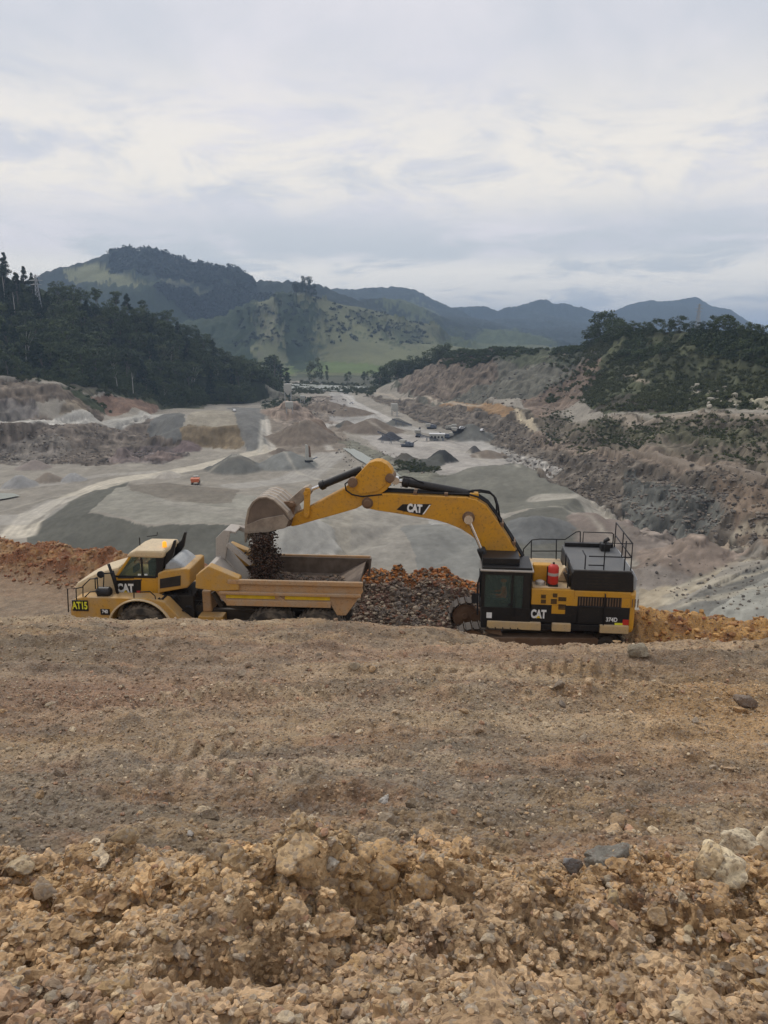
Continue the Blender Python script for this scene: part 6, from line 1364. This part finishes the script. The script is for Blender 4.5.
zr_ = TX(145, 556.5, cyn)[1]
mb = MB(); mb.prism([(A_-.10, zr_-.04), (cT+.02, zr_-.06), (cT+.10, zr_+.10), (cT+.05, zr_+.26), (A_+.35, zr_+.26), (A_+.05, zr_+.14)], cyn-.05, .87); mb.build('roof', 'cream', tc_, .08)
mb = MB(); dq = D.many([(115.5, 580.5), (141, 580), (141, 590), (138, 596.5), (116, 597)], cyn-.01); mb.prism(dq, cyn-.016, cyn-.003); mb.build('decal', 'black', tc_)
cc2 = TX(125.5, 588.5, cyn-.02); text('CAT', 'lettering', (cc2[0], cyn-.022, cc2[1]), .46, 'white', tc_, .72, .05)
mb = MB(); mb.prism([(cc2[0]-.09, cc2[1]-.17), (cc2[0]+.09, cc2[1]-.17), (cc2[0], cc2[1]-.05)], cyn-.045, cyn-.035); mb.build('emblem', 'stripe', tc_)
mb = MB(); q = TX(137, 593, cyn); mb.box(q[0], q[0]+.16, cyn-.02, cyn-.004, q[1]-.06, q[1]+.1); mb.build('sticker', 'red', tc_)
mb = MB()
for px in (138, 144.5): q = TX(px, 574.5, cyn); mb.box(q[0], q[0]+.12, cyn-.02, cyn-.01, q[1]-.03, q[1]+.03)
mb.build('sticker', 'white', tc_)
mb = MB(); zq = zr_+.26; mb.tube([(cT-.08, -.35, zq), (cT-.08, -.35, zq+.06), (cT-.08, -.35, zq+.19), (cT-.08, -.35, zq+.23)], [.09, .085, .08, .03], 16); mb.build('beacon', 'amber', tc_, smooth=True)
mb = MB(); q = TX(140, 545, -.2); mb.tube([(q[0], -.2, zq), (q[0], -.2, zq+.32)], .022, 7); q = TX(150, 545, .2); mb.tube([(q[0]-.1, .2, zq+.25), (q[0]+.3, .25, zq+.3), (q[0]+.32, .25, zq+.42)], .018, 6); mb.build('aerial', 'rail', tc_)
# roll bar behind the cab, intake housing, cover
mb = MB()
for y_ in (-.7, .55): mb = MB(); mb.prism(D.many([(161.5, 566), (166, 566), (173, 556), (175.5, 541), (173.5, 540.5), (170.5, 549), (163, 556)], y_-.0 if y_ < 0 else -.7), y_, y_+.15); mb.build('roll_bar', 'black', tr, .02)
mb = MB(); q = D.many([(157.5, 573.5), (164, 571), (186, 568.5), (189.5, 569.5), (190, 585), (187, 588), (160, 593), (157.5, 597)], -.95); mb.prism(q, -.95, .95); ih = mb.build('intake_housing', 'yellow_dusty', tr, .05)
mb = MB(); q = D.many([(160, 579), (180.5, 575.5), (180.5, 585.5), (160, 588.5)], -.965); mb.prism(q, -.975, -.955); gg = mb.build('side_grille', 'grille', ih)
mb = MB(); q = D.many([(166, 568.5), (167.5, 563), (172, 558.5), (177, 558), (183, 562), (189, 567.5), (181, 569.2)], -.5); mb.prism([(x, z) for x, z in q], -.75, .75); mb.build('dusty_cover', 'bluegrey', ih, .08)
mb = MB(); q0 = ring(158.5, 598, -1.45); q1 = ring(170, 612, -1.45); mb.tube([q0, q1], .05, 8); mb.tube([(q0[0], -1.0, q0[2]), (q1[0], -1.0, q1[2])], .05, 8)
for k in range(4): f_ = (k+.5)/4; p = [q0[i]+(q1[i]-q0[i])*f_ for i in range(3)]; mb.box(p[0]-.12, p[0]+.12, -1.45, -1.0, p[2]-.02, p[2]+.02)
mb.build('step', 'rail', tr)
# air cleaner drum, snorkel, mirrors, rails
q = TX(104.5, 592, -1.3); mb = MB(); mb.tube([(q[0]-.26, -1.3, q[1]-.03), (q[0]-.22, -1.3, q[1]), (q[0]+.2, -1.3, q[1]), (q[0]+.26, -1.3, q[1])], [.14, .21, .21, .15], 22); mb.build('air_cleaner', 'black', tr, smooth=False)
mb = MB(); mb.tube([ring(108.5, 564, -1.1), ring(112, 574, -1.1), ring(120.5, 602.5, -1.1)], .055, 10); mb.tube([ring(112, 571, -1.1), ring(117, 589, -1.1)], .075, 10); mb.build('snorkel', 'rail', tr, smooth=True)
mb = MB(); q = TX(100.6, 574.5, -1.3); mb.lathe_y(q[0], q[1], [(.12, -1.34), (.14, -1.32), (.13, -1.24), (.05, -1.2)], 18); mb.tube([(q[0], -1.25, q[1]), (q[0]+.45, -1.15, q[1]+.02)], .018, 6); mb.build('mirror', 'rail', tr)
def trail(paths, rad=.022):
    mb = MB()
    for p, y in paths: mb.tube([ring(a, b, y) for a, b in p], rad, 7)
    return mb.build('handrail', 'rail', tr, smooth=True)
trail([([(68.5, 612), (67.5, 589), (76, 588.5), (77, 611)], -1.62), ([(83, 600), (83, 586), (90, 579), (98, 578.5)], -1.55), ([(76, 588.5), (83, 587)], -1.6), ([(95.5, 589), (95, 578), (97, 577), (98, 589)], -1.5), ([(98, 573.5), (110, 573), (112, 576)], -1.3), ([(103.5, 587), (104, 574)], -1.4),
       ([(134, 603), (134, 580), (142, 580)], -1.55), ([(84, 598), (90, 592), (98, 591)], -1.58), ([(140, 592), (150, 591.5), (155, 596), (156, 601), (160, 601)], -1.55), ([(118, 578), (134, 578)], -.95)])
# ================================================================ THINGS ON THE QUARRY FLOOR
def onground(px, py):
    x, y = wpt(px, py); return x, y, float(hz(np.array([x]), np.array([y]))[0])
def place(name, px, py, rz, label, cat, group=None, dz=-.05):
    x, y, z = onground(px, py); return empty(name, (x, y, z+dz), rz, label=label, cat=cat, group=group)
# loaded haul truck seen end on
t = place('haul_truck', 196, 484.5, R(8), 'small orange-red haul truck seen end on near the big grey stockpile', 'dump truck')
mb = MB(); mb.prism([(-1.75, 1.5), (1.75, 1.5), (2.05, 3.2), (-2.05, 3.2)], -3.0, 1.2); mb.build('bed', 'orange', t, .1)
mb = MB(); mb.box(-1.3, 1.3, 1.4, 4.2, .9, 2.0); mb.build('frame', 'rail', t, .1)
mb = MB(); mb.box(-1.2, 1.2, 1.5, 3.2, 2.0, 3.7); mb.build('cab', 'plantgrey', t, .12)
mb = MB(); mb.box(-1.25, 1.25, 1.45, 3.25, 2.7, 3.3); mb.build('window', 'rail', t)
for s_ in (-1, 1):
    for yy in (-2.2, -.4, 3.2):
        mb = MB(); mb.tube([(s_*1.2, yy, .85), (s_*1.85, yy, .85)], .85, 18); mb.build('wheel', 'rubber', t)
# tracked screening machine standing on dark gravel
t = place('screening_machine', 309, 462.5, R(20), 'pale upright screening machine standing on a dark gravel patch', 'screening machine')
mb = MB(); mb.box(-2.4, 2.4, -1.6, -.9, 0, .9); mb.box(-2.4, 2.4, .9, 1.6, 0, .9); mb.build('track', 'rail', t, .2)
mb = MB(); mb.box(-1.6, 2.0, -1.4, 1.4, 1.0, 2.6); mb.build('body', 'plantgrey', t, .12)
mb = MB(); mb.prism([(-1.6, 2.6), (.1, 2.6), (-.3, 9.6), (-1.5, 9.8)], -1.0, 1.0); mb.build('hopper', 'plantgrey', t, .1)
mb = MB(); mb.prism([(.5, 2.6), (1.4, 2.6), (.9, 8.8), (.4, 8.9)], -.9, .9); mb.build('chute', 'brown', t, .1)
mb = MB(); mb.prism([(-1.0, 1.2), (2.0, 1.0), (5.2, 2.2), (5.1, 2.6), (2.0, 1.6)], -.5, .5); mb.build('conveyor', 'blue', t, .05)
def truss_conveyor(px, py, rz, L_, h0, h1, label, w_=1.2):
    t = place('conveyor', px, py, rz, label, 'conveyor', 'conveyors of the crushing plant')
    mb = MB(); mb.prism([(0, h0), (L_, h1), (L_, h1+.25), (0, h0+.25)], -w_/2, w_/2); mb.build('belt', 'rail', t)
    mb = MB()
    for s_ in (-w_/2, w_/2):
        mb.tube([(0, s_, h0-.1), (L_, s_, h1-.1)], .1, 6); mb.tube([(0, s_, h0-.9), (L_, s_, h1-.9)], .1, 6); n = int(L_/1.6)
        for k in range(n): a_, b_ = k/n, (k+1)/n; mb.tube([(L_*a_, s_, h0+(h1-h0)*a_-(.1 if k % 2 else .9)), (L_*b_, s_, h0+(h1-h0)*b_-(.9 if k % 2 else .1))], .06, 5)
    mb.build('truss', 'blue', t)
    for f_ in (.45, .8):
        mb = MB()
        for s_ in (-w_/2, w_/2): mb.tube([(L_*f_-.5, s_*1.5, -.3), (L_*f_, s_, h0+(h1-h0)*f_-.9)], .12, 6); mb.tube([(L_*f_+.9, s_*1.5, -.3), (L_*f_, s_, h0+(h1-h0)*f_-.9)], .1, 6)
        mb.build('support_leg', 'blue', t)
    return t
truss_conveyor(402, 444.5, R(168), 17, 2.0, 8.5, 'long dark conveyor rising left over the small black gravel heap')
truss_conveyor(417, 441, R(-14), 15, 5.0, 1.6, 'conveyor running right below the pale plant hut')
truss_conveyor(412, 427, R(172), 16, 1.5, 6.0, 'far conveyor with a reddish end beyond the plant hut')
truss_conveyor(418, 426.5, R(2), 14, 5.5, 1.5, 'far pale-topped conveyor behind the plant hut')
def crusher(px, py, rz, label, s=1.0, mat='blue'):
    t = place('crusher', px, py, rz, label, 'crusher', 'machines of the crushing plant'); t.scale = (s, s, s)
    mb = MB(); mb.box(-4, 4, -1.4, -.8, 0, 1.0); mb.box(-4, 4, .8, 1.4, 0, 1.0); mb.build('track', 'rail', t, .15)
    mb = MB(); mb.box(-4.5, 4.5, -1.2, 1.2, 1.1, 1.7); mb.box(-1.0, 1.6, -1.3, 1.3, 1.7, 3.6); mb.build('body', mat, t, .08)
    mb = MB(); mb.prism([(-5.4, 4.6), (-4.6, 2.6), (-1.8, 2.4), (-1.0, 4.6)], -1.8, 1.8); mb.build('feed_hopper', 'plantgrey', t, .08)
    mb = MB(); mb.prism([(1.2, 1.4), (7.0, 4.6), (7.0, 4.9), (1.2, 2.0)], -.6, .6); mb.build('discharge_belt', 'rail', t)
    mb = MB(); mb.box(2.0, 4.3, -1.1, 1.1, 1.9, 3.2); mb.build('engine_box', mat, t, .08)
    return t
crusher(407, 447, R(-25), 'dark blue grey crusher at the foot of the long conveyor', 1.0)
crusher(448, 438.5, R(160), 'low dark machine just right of the pale plant hut', .9)
crusher(458, 434, R(15), 'dark machine between the plant hut and the grey gravel cone', .9, 'rail')
crusher(418, 436.5, R(80), 'tall framed crusher touching the left wall of the plant hut', 1.15)
crusher(432, 429, R(10), 'far crusher in the row behind the plant hut', .9)
crusher(450, 430, R(185), 'far machine at the right end of the row behind the plant hut', .9, 'plantgrey')
t = place('plant_hut', 437, 440.5, R(-8), 'pale box-like plant hut with a white roof among the crushers', 'hut')
mb = MB(); mb.box(-5.2, 5.2, -2.2, 2.2, 0, 4.6); mb.build('wall', 'plantgrey', t, .05)
mb = MB(); mb.box(-5.5, 5.5, -2.6, 2.6, 4.6, 4.95); mb.build('roof', 'carwhite', t, .05)
for k in range(4):
    mb = MB(); mb.box(-4.2+k*2.4, -2.9+k*2.4, -2.23, -2.2, 1.9, 3.3); mb.build('window', 'rail', t)
mb = MB(); mb.box(3.9, 4.8, -2.24, -2.2, .1, 2.3); mb.build('door', 'blue', t)
for i, (px, py, col, lab) in enumerate([(462, 429, 'carwhite', 'white vehicle among the machines right of the plant hut'), (482, 432, 'carwhite', 'white vehicle in the small side pit below the orange bank'), (234, 411.5, 'carwhite', 'white car parked on the sandy plateau at the forest foot'), (352, 404, 'carwhite', 'pale vehicle on the haul road far down the valley')]):
    t = place('parked_car', px, py, R(10+i*50), lab, 'car', 'small vehicles about the quarry')
    mb = MB(); mb.prism([(-2.4, .45), (2.4, .45), (2.4, 1.15), (1.2, 1.3), (.7, 1.95), (-1.5, 1.95), (-2.3, 1.25)], -.95, .95); mb.build('body', col, t, .12)
    mb = MB(); mb.prism([(-1.9, 1.3), (1.05, 1.3), (.62, 1.85), (-1.4, 1.85)], -.97, .97); mb.build('window', 'rail', t)
    for xx in (-1.5, 1.5):
        for s_ in (-.85, .85): mb = MB(); mb.tube([(xx, s_-.12, .4), (xx, s_+.12, .4)], .4, 14); mb.build('wheel', 'rubber', t)
def silo(px, py, h, w_, label, name='plant_tower'):
    t = place(name, px, py, R(12), label, 'plant tower', 'towers of the old plant')
    mb = MB(); mb.box(-w_/2, w_/2, -w_/2, w_/2, h*.55, h); mb.build('bin', 'plantgrey', t, .08)
    for sx_ in (-1, 1):
        for sy_ in (-1, 1): mb = MB(); mb.box(sx_*w_*.42-.2, sx_*w_*.42+.2, sy_*w_*.42-.2, sy_*w_*.42+.2, -.5, h*.55); mb.build('leg', 'galv', t)
    mb = MB(); mb.prism([(-w_*.4, h*.55), (w_*.4, h*.55), (.4, h*.35), (-.4, h*.35)], -w_*.4, w_*.4); mb.build('chute', 'plantgrey', t)
silo(394.5, 416, 11, 5.5, 'pale square tower at the foot of the grey bank below the orange road')
silo(288.5, 401, 14, 6, 'pale tower of the old plant beside the dark scrub')
silo(290, 415, 9, 6, 'lower pale bin in front of the old plant tower')
silo(303, 404, 7, 5, 'small pale bin right of the old plant tower')
# lattice pylons and poles
def pylon(px, py, Yq, h, label, w0=6.0):
    p = P(px, py, Yq); t = empty('pylon', (p[0], p[1], hz(np.array([p[0]]), np.array([p[1]]))[0]-.5), R(20), label=label, cat='pylon', group='power pylons')
    mb = MB(); th_ = .12*h/40+.04
    def c(k, f_): w_ = w0/2*(1-f_)**1.0*.92+w0*.06; sx_, sy_ = ((-1, -1), (1, -1), (1, 1), (-1, 1))[k % 4]; return (sx_*w_, sy_*w_, h*f_)
    for k in range(4): mb.tube([c(k, 0), c(k, .5), c(k, 1)], th_*1.6, 5)
    lv = [0, .16, .3, .42, .53, .63, .72, .8, .87, .94, 1]
    for a_, b_ in zip(lv[:-1], lv[1:]):
        for k in range(4): mb.tube([c(k, a_), c(k+1, b_)], th_, 4); mb.tube([c(k+1, a_), c(k, b_)], th_, 4); mb.tube([c(k, b_), c(k+1, b_)], th_, 4)
    mb.build('lattice', 'galv', t)
    for f_, l_ in ((.76, .13), (.86, .16), (.96, .11)):
        mb = MB()
        for s_ in (-1, 1): mb.tube([(0, 0, h*f_), (s_*h*l_, 0, h*f_-.2)], th_*1.3, 5); mb.tube([(0, 0, h*f_+h*.03), (s_*h*l_, 0, h*f_-.2)], th_, 5)
        mb.build('cross_arm', 'galv', t)
    return t
pylon(38, 300, 700, 36, 'grey lattice pylon rising from the forest on the left hill')
pylon(697, 331, 545, 22, 'faint lattice pylon on the crest of the right hill', 3.2)
for i, (px, py, h, lab) in enumerate([(3, 285, 26, 'pale bare trunk among the pines at the left edge'), (12, 288, 22, 'second pale bare trunk from the left edge, thinner than the first'), (56, 305, 16, 'thin pale pole right of the left pylon'), (129, 340, 20, 'tall pale bare trunk in the middle of the left forest')]):
    x, y = P(px, py, 690-i*15)[:2]; mb = MB(); mb.tube([(0, 0, 0), (.2, 0, h*.5), (.1, 0, h)], [.42, .32, .15], 7); mb.tube([(.15, 0, h*.7), (1.6, .3, h*.9)], [.12, .04], 5)
    o = mb.build('bare_trunk', 'palebark'); o.location = (x, y, hz(np.array([x]), np.array([y]))[0]-.3); tag(o, lab, 'dead tree', 'pale trunks in the left forest')
